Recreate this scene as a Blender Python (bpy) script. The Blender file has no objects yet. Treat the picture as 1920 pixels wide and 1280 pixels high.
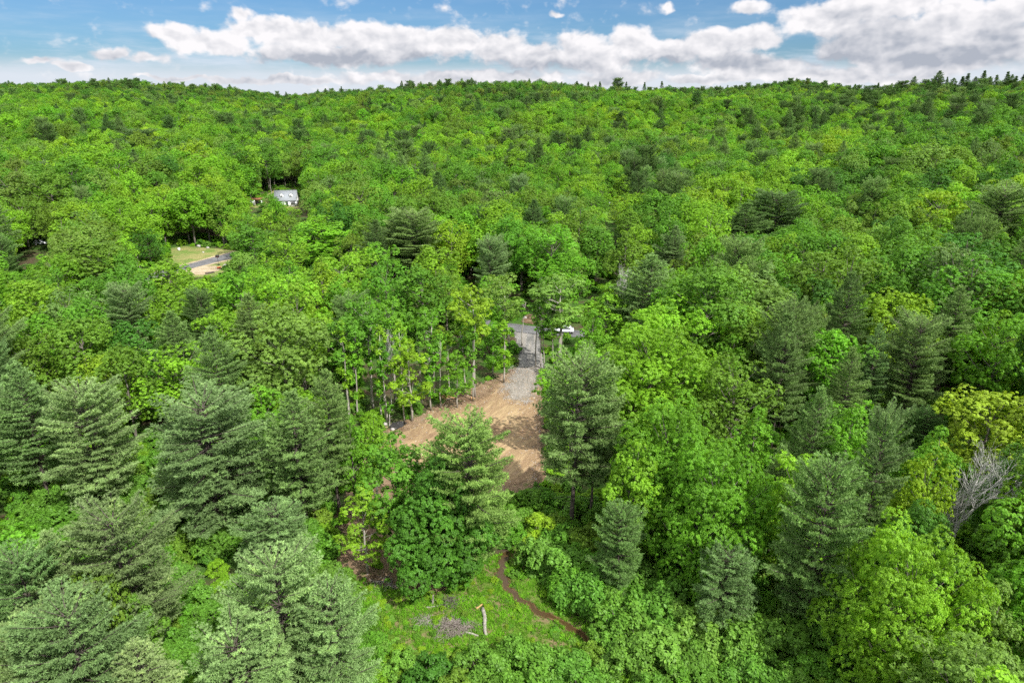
import bpy, math, random
import numpy as np
from math import radians, sin, cos, tan, pi

random.seed(7)
rng = np.random.default_rng(7)
scene = bpy.context.scene
COL = scene.collection

# ------------------------------------------------------------------ camera
CAM_H = 50.0
PITCH = radians(19.6)
F_PX = 1281.0                       # focal length in pixels of the 1920 px wide photo
cam_data = bpy.data.cameras.new('camera')
cam_data.sensor_width = 36.0
cam_data.lens = 36.0 * F_PX / 1920.0
cam_data.clip_start = 0.5
cam_data.clip_end = 20000.0
cam = bpy.data.objects.new('camera', cam_data)
COL.objects.link(cam)
cam.location = (0, 0, CAM_H)
cam.rotation_euler = (pi / 2 - PITCH, 0, 0)
scene.camera = cam

# ------------------------------------------------------------------ sun + exposure
SUN_EL = radians(48)
SUN_AZ_X, SUN_AZ_Y = sin(radians(40)), -cos(radians(40))     # towards the sun: right and behind the camera
sl = bpy.data.lights.new('sun', 'SUN')
sl.energy = 4.4
sl.angle = radians(0.6)
sl.color = (1.0, 0.965, 0.90)
sun = bpy.data.objects.new('sun', sl)
COL.objects.link(sun)
from mathutils import Vector
sdir = Vector((SUN_AZ_X * cos(SUN_EL), SUN_AZ_Y * cos(SUN_EL), sin(SUN_EL)))
sun.rotation_euler = sdir.to_track_quat('Z', 'Y').to_euler()
scene.view_settings.view_transform = 'Standard'
scene.view_settings.look = 'None'
scene.view_settings.exposure = 0.70
scene.view_settings.gamma = 1.0
scene.render.engine = 'CYCLES'
scene.cycles.max_bounces = 5
scene.cycles.diffuse_bounces = 3
scene.cycles.transmission_bounces = 4
scene.cycles.transparent_max_bounces = 8
scene.cycles.use_denoising = False
scene.cycles.sample_clamp_indirect = 4.0
scene.cycles.sample_clamp_direct = 12.0
scene.cycles.use_adaptive_sampling = True
scene.cycles.adaptive_threshold = 0.02
scene.cycles.caustics_reflective = False
scene.cycles.caustics_refractive = False

# ------------------------------------------------------------------ node helpers
class NT:
    def __init__(s, tree):
        s.t = tree; s.n = tree.nodes; s.l = tree.links
    def new(s, typ, **kw):
        nd = s.n.new(typ)
        for k, v in kw.items(): setattr(nd, k, v)
        return nd
    def link(s, a, b): s.l.new(a, b)
    def _in(s, sock, v):
        if v is None: return
        if isinstance(v, bpy.types.NodeSocket): s.l.new(v, sock)
        else: sock.default_value = v
    def math(s, op, a, b=None, c=None, clamp=False):
        nd = s.n.new('ShaderNodeMath'); nd.operation = op; nd.use_clamp = clamp
        s._in(nd.inputs[0], a); s._in(nd.inputs[1], b); s._in(nd.inputs[2], c)
        return nd.outputs[0]
    def vec(s, op, a, b=None, out=0):
        nd = s.n.new('ShaderNodeVectorMath'); nd.operation = op
        s._in(nd.inputs[0], a); s._in(nd.inputs[1], b)
        return nd.outputs[out]
    def noise(s, vec, scale, detail=4, rough=0.5, dist=0.0, lac=2.0):
        nd = s.n.new('ShaderNodeTexNoise')
        s._in(nd.inputs['Vector'], vec)
        nd.inputs['Scale'].default_value = scale; nd.inputs['Detail'].default_value = detail
        nd.inputs['Roughness'].default_value = rough; nd.inputs['Distortion'].default_value = dist
        nd.inputs['Lacunarity'].default_value = lac
        return nd.outputs[0]
    def sstep(s, v, lo, hi, a=0.0, b=1.0, kind='SMOOTHSTEP'):
        nd = s.n.new('ShaderNodeMapRange'); nd.interpolation_type = kind; nd.clamp = True
        s._in(nd.inputs[0], v); nd.inputs[1].default_value = lo; nd.inputs[2].default_value = hi
        nd.inputs[3].default_value = a; nd.inputs[4].default_value = b
        return nd.outputs[0]
    def mix(s, f, a, b, blend='MIX'):
        nd = s.n.new('ShaderNodeMix'); nd.data_type = 'RGBA'; nd.blend_type = blend
        s._in(nd.inputs[0], f)
        for i, v in ((6, a), (7, b)):
            if isinstance(v, tuple) and len(v) == 3: v = (*v, 1)
            s._in(nd.inputs[i], v)
        return nd.outputs[2]
    def xyz(s, x, y, z):
        nd = s.n.new('ShaderNodeCombineXYZ')
        s._in(nd.inputs[0], x); s._in(nd.inputs[1], y); s._in(nd.inputs[2], z)
        return nd.outputs[0]

# ------------------------------------------------------------------ sky with cumulus
world = bpy.data.worlds.new('World')
scene.world = world
world.use_nodes = True
W = NT(world.node_tree)
W.n.clear()
tc = W.new('ShaderNodeTexCoord')
sp = W.new('ShaderNodeSeparateXYZ'); W.link(tc.outputs['Generated'], sp.inputs[0])
dx, dy, dz = sp.outputs
# sky plane coordinates in photo pixels: column and height above the true horizon
az = W.math('ARCTAN2', dx, dy)
elv = W.math('ARCSINE', dz)
SKYP = 1000.0
H0 = 640 - F_PX * tan(PITCH)          # pixel row of the true horizon
P = W.xyz(W.math('MULTIPLY', az, SKYP), W.math('MULTIPLY', elv, SKYP), 0.0)
def sky_pt(px, py):
    u = (px - 960) / F_PX; v = (640 - py) / F_PX
    d = Vector((u, cos(PITCH) + v * sin(PITCH), -sin(PITCH) + v * cos(PITCH))).normalized()
    return math.atan2(d.x, d.y) * SKYP, math.asin(d.z) * SKYP
BL = [(330,62,50,20),(400,80,85,28),(452,26,26,17),(480,60,70,30),(560,70,110,36),(690,68,95,34),(620,105,150,24),(760,80,110,38),
      (845,80,75,36),(930,92,80,40),(1010,108,70,34),(1085,82,56,34),(1120,110,90,36),(1190,84,60,38),(1270,95,80,34),
      (1340,78,70,30),(1410,72,60,26),(860,146,250,17),(1150,146,95,16),(1440,130,110,24),(1370,112,95,28),(1330,150,90,10),
      (215,98,44,16),(275,110,46,14),(80,115,44,9),(130,124,34,8),(1045,24,18,9),(1250,10,20,13),(1405,12,48,16),
      (1560,34,88,34),(1640,14,120,40),(1680,70,120,48),(1790,40,90,50),(1860,75,90,56),(1600,90,70,26),(1740,120,150,30),
      (1560,140,120,14),(1890,20,60,34),(1640,148,120,14),(520,150,150,9),(330,146,80,5)]
wn = W.new('ShaderNodeTexNoise'); W.link(P, wn.inputs['Vector'])
wn.inputs['Scale'].default_value = 0.022; wn.inputs['Detail'].default_value = 3.5; wn.inputs['Roughness'].default_value = 0.6
warp = W.vec('SCALE', W.vec('SUBTRACT', wn.outputs[1], (0.5, 0.5, 0.5)))
warp.node.inputs['Scale'].default_value = 30.0
Pw = W.vec('ADD', P, warp)
acc = None
for (bx, by, bw, bh) in BL:
    cx, cy = sky_pt(bx, by); bw *= .94; bh *= .86
    k = SKYP / F_PX
    d = W.vec('SUBTRACT', Pw, (cx, cy, 0))
    d = W.vec('MULTIPLY', d, (1 / (bw * k), 1 / (bh * k), 0))
    ln = W.vec('LENGTH', d, out=1)
    if bw < 50 and by < 120: ln = W.math('ADD', W.math('MULTIPLY', ln, 0.72), 0.34)     # small clouds are thin and wispy
    acc = ln if acc is None else W.math('SMOOTH_MIN', acc, ln, 0.25)
Ps = W.vec('MULTIPLY', P, (1, 1.45, 1))
def puff(vec):
    v = W.new('ShaderNodeTexVoronoi'); v.feature = 'SMOOTH_F1'; W.link(vec, v.inputs['Vector'])
    v.inputs['Scale'].default_value = 0.034; v.inputs['Detail'].default_value = 2.0; v.inputs['Roughness'].default_value = 0.55; v.inputs['Smoothness'].default_value = 0.35
    v.normalize = True
    return W.math('SUBTRACT', 1.0, v.outputs['Distance'])
def field(vec, det):
    a = W.noise(vec, 0.020, det, 0.60, 0.25)
    return W.math('ADD', W.math('MULTIPLY', a, 0.55), W.math('MULTIPLY', puff(W.vec('ADD', vec, W.vec('SCALE', warp))), 0.55))
fb = field(Ps, 6)
# offset sample toward the light: gives the puffs a lit and a dim side
fb2 = field(W.vec('ADD', Ps, (6.0, 12.0, 0)), 3)
big = W.noise(W.vec('ADD', W.vec('MULTIPLY', P, (1, 2.0, 1)), (310, 95, 0)), 0.006, 5, 0.55)
gen = W.sstep(dz, 0.22, 0.36, 0.0, 1.0)          # free cloud field above the framed strip
geng = W.math('MULTIPLY', W.math('MULTIPLY', W.math('SUBTRACT', big, 0.40), 6.0), gen)
body = W.math('MAXIMUM', W.math('SUBTRACT', 1.07, acc), geng)
dens = W.math('ADD', body, W.math('MULTIPLY', W.math('SUBTRACT', fb, 0.68), 1.9))
alpha = W.sstep(dens, 0.0, 0.40)
relief = W.math('SUBTRACT', fb, fb2)
lit = W.math('ADD', W.math('MULTIPLY', relief, 2.8), 0.55)
deep = W.sstep(dens, 0.25, 1.5)                  # thick middle of a cloud is greyer
lit = W.math('SUBTRACT', lit, W.math('MULTIPLY', deep, 0.42))
cn = W.noise(W.vec('ADD', W.vec('MULTIPLY', P, (1, 2.2, 1)), (77, 31, 0)), 0.0095, 4, 0.5)
lit = W.math('ADD', lit, W.math('MULTIPLY', W.math('SUBTRACT', cn, 0.47), 0.9))
low = W.sstep(elv, sky_pt(960, 150)[1] / SKYP, sky_pt(960, 55)[1] / SKYP, -0.10, 0.20)
shade_ = None
for (bx, by, bw, bh) in [(1650,74,120,30),(1790,106,100,22),(1560,108,80,12),(620,112,150,16),(800,112,100,14),(900,124,90,10),(1010,128,80,12),(1390,112,80,12),(1230,118,70,10),(1880,60,50,20)]:
    cx, cy = sky_pt(bx, by); k = SKYP / F_PX
    ln = W.vec('LENGTH', W.vec('MULTIPLY', W.vec('SUBTRACT', Pw, (cx, cy, 0)), (1 / (bw * k), 1 / (bh * k), 0)), out=1)
    shade_ = ln if shade_ is None else W.math('SMOOTH_MIN', shade_, ln, 0.3)
lit = W.math('SUBTRACT', lit, W.sstep(shade_, 0.35, 1.35, 0.55, 0.0))
lit = W.math('ADD', W.math('ADD', lit, low), 0.17, clamp=True)
sky = W.new('ShaderNodeTexSky'); sky.sky_type = 'NISHITA'; sky.sun_disc = False
sky.sun_elevation = SUN_EL
sky.sun_rotation = math.atan2(SUN_AZ_X, SUN_AZ_Y)
sky.air_density = 1.0; sky.dust_density = 0.6; sky.ozone_density = 1.5
skyc = W.mix(1.0, sky.outputs[0], (0.345, 0.535, 0.76), 'MULTIPLY')
cc = W.mix(lit, (3.25, 3.5, 4.05), (7.2, 7.05, 7.2))
cc = W.mix(gen, cc, (13.0, 13.0, 13.4))        # unseen overhead clouds, made extra bright to add fill light
veil = W.math('MULTIPLY', W.sstep(W.noise(W.vec('MULTIPLY', P, (0.5, 3.2, 1)), 0.012, 6, 0.6), 0.42, 0.72), W.sstep(elv, 0.03, 0.12, 0.9, 0.10))
skyc = W.mix(veil, skyc, (5.0, 5.7, 6.6))
skyc = W.mix(W.sstep(elv, 0.022, 0.052, 0.92, 0.0), skyc, (5.5, 5.9, 6.5))
col = W.mix(alpha, skyc, cc)
bg = W.new('ShaderNodeBackground'); bg.inputs['Strength'].default_value = 0.085
W.link(col, bg.inputs['Color'])
wo = W.new('ShaderNodeOutputWorld'); W.link(bg.outputs[0], wo.inputs['Surface'])
world.cycles.sampling_method = 'MANUAL'
world.cycles.sample_map_resolution = 512

# ------------------------------------------------------------------ picture <-> place
SKY_X = [-400, 0, 100, 200, 350, 450, 530, 600, 680, 770, 850, 900, 1000, 1100, 1200, 1300, 1400, 1480, 1560, 1620, 1700, 1780, 1850, 1920, 2300]
SKY_Y = [150, 162, 160, 156, 163, 171, 181, 176, 168, 158, 157, 160, 160, 165, 168, 171, 164, 155, 163, 170, 166, 163, 160, 158, 148]
RDG_Y = [900, 930, 950, 960, 1000, 1060, 1100, 960, 880, 850, 830, 830, 840, 870, 920, 1000, 1100, 1160, 1100, 900, 700, 640, 620, 600, 560]
sp_, cp_ = sin(PITCH), cos(PITCH)
def ridge(t):
    px = 960 + t * 1.066 * F_PX
    ys = np.interp(px, SKY_X, SKY_Y); Y = np.interp(px, SKY_X, RDG_Y)
    v = (640 - ys) / F_PX
    s = (-sp_ + v * cp_) / (cp_ + v * sp_)
    return Y, CAM_H + s * Y - 15.0
PT = [0, .16, .24, .34, .46, .60, .75, .88, 1.0, 1.12, 1.5, 3]
PZ = [0, 0, .03, .13, .26, .41, .60, .83, 1.0, 0.92, .3, 0]
def ground_z(x, y):
    x = np.asarray(x, float); y = np.asarray(y, float)
    yy = np.maximum(y, 1.0)
    t = np.clip(x / yy, -1.6, 1.6)
    Y, Z = ridge(t)
    d = yy / Y
    z = Z * np.interp(d, PT, PZ)
    amp = np.clip((yy - 170) / 500, 0, 1) * (1 - np.clip((d - .8) / .2, 0, 1) * 0.6)
    n = (np.sin(x / 61 + 1.3 + np.sin(y / 97)) * np.cos(y / 73 + x / 151) * 4.5 +
         np.sin(x / 29 + y / 41 + 2) * 2.0 + np.sin(y / 38 - x / 87) * 2.6)
    z = z + n * amp
    fold = np.sin(x / 118 + 0.8 + 0.6 * np.sin(y / 160)) * np.sin(y / 104 + x / 260 + 1.0) * 9.0
    z = z + fold * np.clip((yy - 260) / 250, 0, 1) * (1 - np.clip((d - .72) / .2, 0, 1))
    r = np.clip((x - 18) / 90, 0, 1); r = r * r * (3 - 2 * r)
    z = z + r * 5.0 * np.clip((yy - 25) / 60, 0, 1) * np.clip(1.6 - yy / 400, 0, 1)
    return z
def gz(x, y): return float(ground_z(x, y))
def ray(px, py):
    u = (px - 960) / F_PX; v = (640 - py) / F_PX
    return np.array([u, cp_ + v * sp_, -sp_ + v * cp_])
def at(px, py, h=0.0):
    """the place on the land whose point h metres up is seen at this pixel of the photo"""
    d = ray(px, py)
    ys = np.concatenate([np.arange(8, 300, .25), np.arange(300, 1500, 1.0)])
    X = d[0] / d[1] * ys; Zr = CAM_H + d[2] / d[1] * ys
    g = ground_z(X, ys) + h
    k = np.argmax(Zr < g)
    if not (Zr < g).any(): k = int(np.argmin(Zr - g))
    return float(X[k]), float(ys[k])
def proj(x, y, z):
    x = np.asarray(x, float); y = np.asarray(y, float); z = np.asarray(z, float) - CAM_H
    dep = y * cp_ - z * sp_
    up = y * sp_ + z * cp_
    dep_ = np.where(dep > 1, dep, 1)
    return 960 + F_PX * x / dep_, 640 - F_PX * up / dep_, dep

# ------------------------------------------------------------------ object helpers
def set_tags(o, label=None, cat=None, group=None, kind=None):
    if label: o['label'] = label
    if cat: o['category'] = cat
    if group: o['group'] = group
    if kind: o['kind'] = kind
    return o
def link(name, data, parent=None, loc=None):
    o = bpy.data.objects.new(name, data); COL.objects.link(o)
    if parent is not None: o.parent = parent
    if loc is not None: o.location = loc
    return o
def empty(name, loc, rz=0.0):
    o = link(name, None, None, loc); o.rotation_euler = (0, 0, rz); o.empty_display_size = 0.5
    return o

def mesh_np(name, V, Fs, mat, attr=None, smooth=False):
    """V (n,3); Fs list of (m,k) index arrays"""
    me = bpy.data.meshes.new(name)
    V = np.asarray(V, np.float32)
    me.vertices.add(len(V)); me.vertices.foreach_set('co', V.ravel())
    loops = np.concatenate([f.ravel() for f in Fs]).astype(np.int32)
    cnt = np.concatenate([np.full(len(f), f.shape[1], np.int32) for f in Fs])
    st = np.concatenate([[0], np.cumsum(cnt)[:-1]]).astype(np.int32)
    me.loops.add(len(loops)); me.loops.foreach_set('vertex_index', loops)
    me.polygons.add(len(cnt)); me.polygons.foreach_set('loop_start', st); me.polygons.foreach_set('loop_total', cnt)
    if smooth: me.polygons.foreach_set('use_smooth', np.ones(len(cnt), bool))
    if attr is not None:
        a = me.attributes.new('v', 'FLOAT', 'FACE'); a.data.foreach_set('value', np.asarray(attr, np.float32))
    me.materials.append(mat)
    me.update(calc_edges=True)
    return me

class MB:
    """collects boxes, tubes and sheets into one mesh"""
    def __init__(s): s.V = []; s.Q = []; s.T = []; s.n = 0
    def add(s, V, Q=None, T=None):
        V = np.asarray(V, float)
        if Q is not None and len(Q): s.Q.append(np.asarray(Q, int) + s.n)
        if T is not None and len(T): s.T.append(np.asarray(T, int) + s.n)
        s.V.append(V); s.n += len(V)
    def box(s, c, sz, rz=0.0, top=1.0):
        x, y, z = [v / 2 for v in sz]
        V = np.array([[-x,-y,-z],[x,-y,-z],[x,y,-z],[-x,y,-z],[-x*top,-y*top,z],[x*top,-y*top,z],[x*top,y*top,z],[-x*top,y*top,z]])
        R = np.array([[cos(rz), -sin(rz), 0],[sin(rz), cos(rz), 0],[0,0,1]])
        s.add(V @ R.T + np.array(c), [[0,3,2,1],[4,5,6,7],[0,1,5,4],[1,2,6,5],[2,3,7,6],[3,0,4,7]])
    def tube(s, pts, rad, k=6, cap=True):
        pts = np.asarray(pts, float); m = len(pts)
        rad = np.full(m, rad) if np.isscalar(rad) else np.asarray(rad, float)
        d = np.gradient(pts, axis=0); d /= np.linalg.norm(d, axis=1)[:, None] + 1e-9
        ref = np.array([1., 0, 0]) if abs(d[0, 0]) < .8 else np.array([0, 1., 0])
        V = []
        for i in range(m):
            a = np.cross(d[i], ref); a /= np.linalg.norm(a) + 1e-9; b = np.cross(d[i], a)
            for j in range(k):
                t = 2 * pi * j / k
                V.append(pts[i] + rad[i] * (cos(t) * a + sin(t) * b))
        Q = [[i*k+j, i*k+(j+1)%k, (i+1)*k+(j+1)%k, (i+1)*k+j] for i in range(m-1) for j in range(k)]
        T = []
        if cap:
            V.append(pts[-1]); c = m * k
            T = [[(m-1)*k+j, (m-1)*k+(j+1)%k, c] for j in range(k)]
            V.append(pts[0]); T += [[(j+1)%k, j, c+1] for j in range(k)]
        s.add(V, Q, T)
    def mesh(s, name, mat, smooth=False, attr=None):
        V = np.concatenate(s.V); Fs = []
        if s.Q: Fs.append(np.concatenate(s.Q))
        if s.T: Fs.append(np.concatenate(s.T))
        return mesh_np(name, V, Fs, mat, attr, smooth)
    def build(s, name, mat, parent=None, smooth=False):
        return link(name, s.mesh(name, mat, smooth), parent)

# ------------------------------------------------------------------ materials
def mat_new(name):
    m = bpy.data.materials.new(name); m.use_nodes = True
    t = NT(m.node_tree); t.n.clear()
    out = t.new('ShaderNodeOutputMaterial')
    return m, t, out
def principled(t, col, rough=0.8, spec=0.3, metal=0.0, normal=None):
    p = t.new('ShaderNodeBsdfPrincipled')
    if isinstance(col, tuple) and len(col) == 3: col = (*col, 1)
    t._in(p.inputs['Base Color'], col); t._in(p.inputs['Roughness'], rough)
    p.inputs['Specular IOR Level'].default_value = spec; p.inputs['Metallic'].default_value = metal
    if normal is not None: t.link(normal, p.inputs['Normal'])
    return p
def simple(name, col, rough=0.7, spec=0.3, metal=0.0, var=0.15, scale=3.0, bump=0.0):
    m, t, out = mat_new(name)
    tc = t.new('ShaderNodeTexCoord')
    n = t.noise(tc.outputs['Object'], scale, 6, 0.6)
    c = t.mix(t.sstep(n, 0.3, 0.7), tuple(v * (1 - var) for v in col), tuple(min(1, v * (1 + var)) for v in col))
    nm = None
    if bump:
        b = t.new('ShaderNodeBump'); b.inputs['Strength'].default_value = bump; b.inputs['Distance'].default_value = 0.05
        t.link(n, b.inputs['Height']); nm = b.outputs[0]
    p = principled(t, c, rough, spec, metal, nm); t.link(p.outputs[0], out.inputs[0])
    return m

def leaf_material(name, default, trans=0.45, rough=0.5, spec=0.25, warm=(1.25, 1.12, 0.55), vlo=0.62, vhi=1.38):
    m, t, out = mat_new(name)
    a = t.new('ShaderNodeAttribute'); a.attribute_type = 'INSTANCER'; a.attribute_name = 'tint'
    v = t.new('ShaderNodeAttribute'); v.attribute_type = 'GEOMETRY'; v.attribute_name = 'v'
    k = t.sstep(v.outputs['Fac'], 0.1, 0.9, vlo, vhi, 'LINEAR')
    sc = t.vec('SCALE', a.outputs['Color']); t.link(k, sc.node.inputs['Scale'])
    yel = t.vec('MULTIPLY', sc, (1.18, 1.08, 0.9))
    c = t.mix(t.sstep(v.outputs['Fac'], 0.7, 1.0), sc, yel)
    p = principled(t, c, rough, spec)
    tr = t.new('ShaderNodeBsdfTranslucent'); t.link(t.vec('MULTIPLY', c, warm), tr.inputs['Color'])
    ms = t.new('ShaderNodeMixShader'); ms.inputs[0].default_value = trans
    t.link(p.outputs[0], ms.inputs[1]); t.link(tr.outputs[0], ms.inputs[2]); t.link(ms.outputs[0], out.inputs[0])
    return m
M_LEAF = leaf_material('leaves', None)
M_NEEDLE = leaf_material('needles', None, trans=0.32, rough=0.6, spec=0.2, warm=(1.1, 1.1, 0.7), vlo=0.6, vhi=1.4)
M_GRASS = leaf_material('grass', None, trans=0.35, rough=0.6, spec=0.15)
def bark_material(name, c1, c2, scale=2.5):
    m, t, out = mat_new(name)
    tc = t.new('ShaderNodeTexCoord')
    co = t.vec('MULTIPLY', tc.outputs['Object'], (3, 3, 0.6))
    n = t.noise(co, scale, 6, 0.65)
    c = t.mix(t.sstep(n, 0.35, 0.65), c1, c2)
    b = t.new('ShaderNodeBump'); b.inputs['Strength'].default_value = 0.6; b.inputs['Distance'].default_value = 0.04
    t.link(n, b.inputs['Height'])
    p = principled(t, c, 0.9, 0.15, 0, b.outputs[0]); t.link(p.outputs[0], out.inputs[0])
    return m
M_BARK = bark_material('grey_bark', (0.09, 0.075, 0.06), (0.22, 0.20, 0.17))
M_BARKP = bark_material('pale_bark', (0.22, 0.20, 0.17), (0.42, 0.39, 0.34))
M_BARKD = bark_material('dark_bark', (0.05, 0.04, 0.035), (0.12, 0.10, 0.085))
M_SNAG = bark_material('snag_wood', (0.42, 0.41, 0.38), (0.66, 0.64, 0.60))
M_DEAD = bark_material('weathered_wood', (0.17, 0.155, 0.135), (0.38, 0.35, 0.31))

def ground_material():
    m, t, out = mat_new('forest_floor')
    g = t.new('ShaderNodeNewGeometry'); P = g.outputs['Position']
    n1 = t.noise(P, 0.25, 6, 0.6); n2 = t.noise(P, 2.2, 6, 0.7); n3 = t.noise(P, 0.06, 4, 0.5)
    c = t.mix(t.sstep(n2, 0.3, 0.7), (0.035, 0.026, 0.016), (0.11, 0.085, 0.05))
    c = t.mix(t.sstep(t.math('ADD', n1, t.math('MULTIPLY', n3, .5)), 0.62, 0.85), c, (0.05, 0.11, 0.018))
    b = t.new('ShaderNodeBump'); b.inputs['Strength'].default_value = 0.8; b.inputs['Distance'].default_value = 0.25
    t.link(n2, b.inputs['Height'])
    p = principled(t, c, 0.95, 0.1, 0, b.outputs[0]); t.link(p.outputs[0], out.inputs[0])
    return m
M_GROUND = ground_material()

def sheet_material(name, builder, soft=0.9, nscale=0.9, fade=0.0):
    """ground cover with a ragged edge: attribute v = metres inside the outline"""
    m, t, out = mat_new(name)
    g = t.new('ShaderNodeNewGeometry'); P = g.outputs['Position']
    col, bh, rough = builder(t, P)
    b = t.new('ShaderNodeBump'); b.inputs['Strength'].default_value = 0.9; b.inputs['Distance'].default_value = 0.22
    t.link(bh, b.inputs['Height'])
    p = principled(t, col, rough, 0.15, 0, b.outputs[0])
    a = t.new('ShaderNodeAttribute'); a.attribute_name = 'e'
    e = t.math('ADD', a.outputs['Fac'], t.math('MULTIPLY', t.math('SUBTRACT', t.noise(P, nscale, 6, 0.65), 0.5), soft * 3.2))
    al = t.sstep(e, -0.12, 0.12)
    if fade: al = t.sstep(t.math('ADD', t.math('DIVIDE', e, fade), t.math('MULTIPLY', t.math('SUBTRACT', t.noise(P, 4.5, 4, .7), .5), 1.6)), 0.15, 0.45)
    tr = t.new('ShaderNodeBsdfTransparent'); ms = t.new('ShaderNodeMixShader')
    t.link(al, ms.inputs[0]); t.link(tr.outputs[0], ms.inputs[1]); t.link(p.outputs[0], ms.inputs[2]); t.link(ms.outputs[0], out.inputs[0])
    return m
TRK = radians(58)   # bearing of the wheel tracks through the clearing
def rot_coord(t, P, ang, sx, sy):
    sp = t.new('ShaderNodeSeparateXYZ'); t.link(P, sp.inputs[0])
    u = t.math('ADD', t.math('MULTIPLY', sp.outputs[0], cos(ang)), t.math('MULTIPLY', sp.outputs[1], sin(ang)))
    v = t.math('SUBTRACT', t.math('MULTIPLY', sp.outputs[1], cos(ang)), t.math('MULTIPLY', sp.outputs[0], sin(ang)))
    return t.xyz(t.math('MULTIPLY', u, sx), t.math('MULTIPLY', v, sy), 0.0), u, v
def dirt(t, P):
    W1 = t.new('ShaderNodeTexNoise'); t.link(P, W1.inputs['Vector']); W1.inputs['Scale'].default_value = 0.12
    off = t.vec('SCALE', t.vec('SUBTRACT', W1.outputs[1], (.5, .5, .5))); off.node.inputs['Scale'].default_value = 2.0
    Pw = t.vec('ADD', P, off)
    st, u, v = rot_coord(t, Pw, TRK, 0.12, 2.6)
    n = t.noise(st, 1.0, 8, 0.7)
    st2, _, _ = rot_coord(t, Pw, TRK + 0.5, 0.2, 2.2)
    nb = t.noise(st2, 1.0, 6, 0.7)
    n2 = t.noise(P, 0.16, 5, 0.6); n3 = t.noise(P, 3.0, 6, 0.7)
    c = t.mix(t.sstep(n, 0.35, 0.65), (0.22, 0.15, 0.082), (0.355, 0.26, 0.14))
    c = t.mix(t.math('MULTIPLY', t.sstep(nb, 0.45, 0.65), 0.6), c, (0.38, 0.26, 0.15))
    # old wood chips, damp soil
    c = t.mix(t.math('MULTIPLY', t.sstep(n2, 0.50, 0.64), 0.75), c, (0.17, 0.105, 0.062))
    c = t.mix(t.math('MULTIPLY', t.sstep(n3, 0.58, 0.75), 0.45), c, (0.14, 0.085, 0.05))
    c = t.mix(t.math('MULTIPLY', t.sstep(n3, 0.25, 0.40, 1, 0), 0.25), c, (0.55, 0.42, 0.28))
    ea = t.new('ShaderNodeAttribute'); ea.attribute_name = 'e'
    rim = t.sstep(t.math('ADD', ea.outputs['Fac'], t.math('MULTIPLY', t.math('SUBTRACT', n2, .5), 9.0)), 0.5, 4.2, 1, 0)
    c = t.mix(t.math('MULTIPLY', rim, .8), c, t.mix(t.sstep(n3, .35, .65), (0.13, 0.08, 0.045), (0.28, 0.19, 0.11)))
    for da, sc_y, ww in ((-.16, .9, .40), (.10, 1.3, .35), (.42, 1.1, .30)):
        q3 = t.noise(t.vec('ADD', rot_coord(t, t.vec('ADD', P, t.vec('MULTIPLY', off, (2, 2, 0))), TRK + da, .035, sc_y)[0], (da * 90, 0, 0)), 1.0, 3, .55)
        c = t.mix(t.math('MULTIPLY', t.sstep(q3, .54, .64), ww), c, (0.19, 0.125, 0.075))
        c = t.mix(t.math('MULTIPLY', t.sstep(q3, .46, .38), ww * .6), c, (0.43, 0.33, 0.185))
    return c, t.math('ADD', t.math('MULTIPLY', n, 0.25), t.math('MULTIPLY', n3, 0.5)), 0.95
def brown_soil(t, P):
    n2 = t.noise(P, 0.35, 6, 0.65); n3 = t.noise(P, 3.5, 6, 0.75)
    c = t.mix(t.sstep(n2, 0.35, 0.65), (0.12, 0.075, 0.045), (0.27, 0.19, 0.12))
    c = t.mix(t.math('MULTIPLY', t.sstep(n3, 0.5, 0.7), 0.6), c, (0.09, 0.06, 0.035))
    c = t.mix(t.math('MULTIPLY', t.sstep(t.noise(P, 0.8, 5, .6), 0.55, 0.68), 0.6), c, (0.10, 0.16, 0.03))
    return c, n3, 0.95
def gravel(t, P):
    n2 = t.noise(P, 0.3, 6, 0.6); n3 = t.noise(P, 7, 5, 0.8)
    st, u, v = rot_coord(t, P, radians(86), 0.05, 0.9)
    n4 = t.noise(st, 1.0, 4, 0.6)
    c = t.mix(t.sstep(n2, 0.3, 0.7), (0.13, 0.13, 0.125), (0.26, 0.25, 0.235))
    c = t.mix(t.math('MULTIPLY', t.sstep(n4, 0.45, 0.65), 0.6), c, (0.33, 0.30, 0.26))
    c = t.mix(t.math('MULTIPLY', t.sstep(n3, 0.5, 0.75), 0.5), c, (0.10, 0.095, 0.09))
    return c, n3, 0.9
def pale_gravel(t, P):
    c, n, r = gravel(t, P)
    return t.mix(0.35, c, (0.33, 0.28, 0.22)), n, r
def asphalt(t, P):
    n2 = t.noise(P, 0.4, 5, 0.6); n3 = t.noise(P, 6, 5, 0.8)
    c = t.mix(t.sstep(n2, 0.3, 0.7), (0.10, 0.10, 0.105), (0.17, 0.17, 0.175))
    c = t.mix(t.math('MULTIPLY', t.sstep(n3, 0.4, 0.7), 0.3), c, (0.22, 0.22, 0.22))
    return c, n3, 0.85
def sand(t, P):
    n2 = t.noise(P, 0.5, 6, 0.6); n3 = t.noise(P, 5, 5, 0.8)
    c = t.mix(t.sstep(n2, 0.3, 0.7), (0.30, 0.24, 0.15), (0.47, 0.39, 0.27))
    return t.mix(t.math('MULTIPLY', t.sstep(n3, 0.5, 0.7), 0.3), c, (0.25, 0.18, 0.1)), n3, 0.95
def dry_grass(t, P):
    n2 = t.noise(P, 0.25, 6, 0.65); n3 = t.noise(P, 4, 6, 0.75)
    c = t.mix(t.sstep(n2, 0.35, 0.62), (0.12, 0.20, 0.04), (0.27, 0.25, 0.10))
    return t.mix(t.math('MULTIPLY', t.sstep(n3, 0.45, 0.7), 0.5), c, (0.12, 0.12, 0.03)), n3, 0.95
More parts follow.
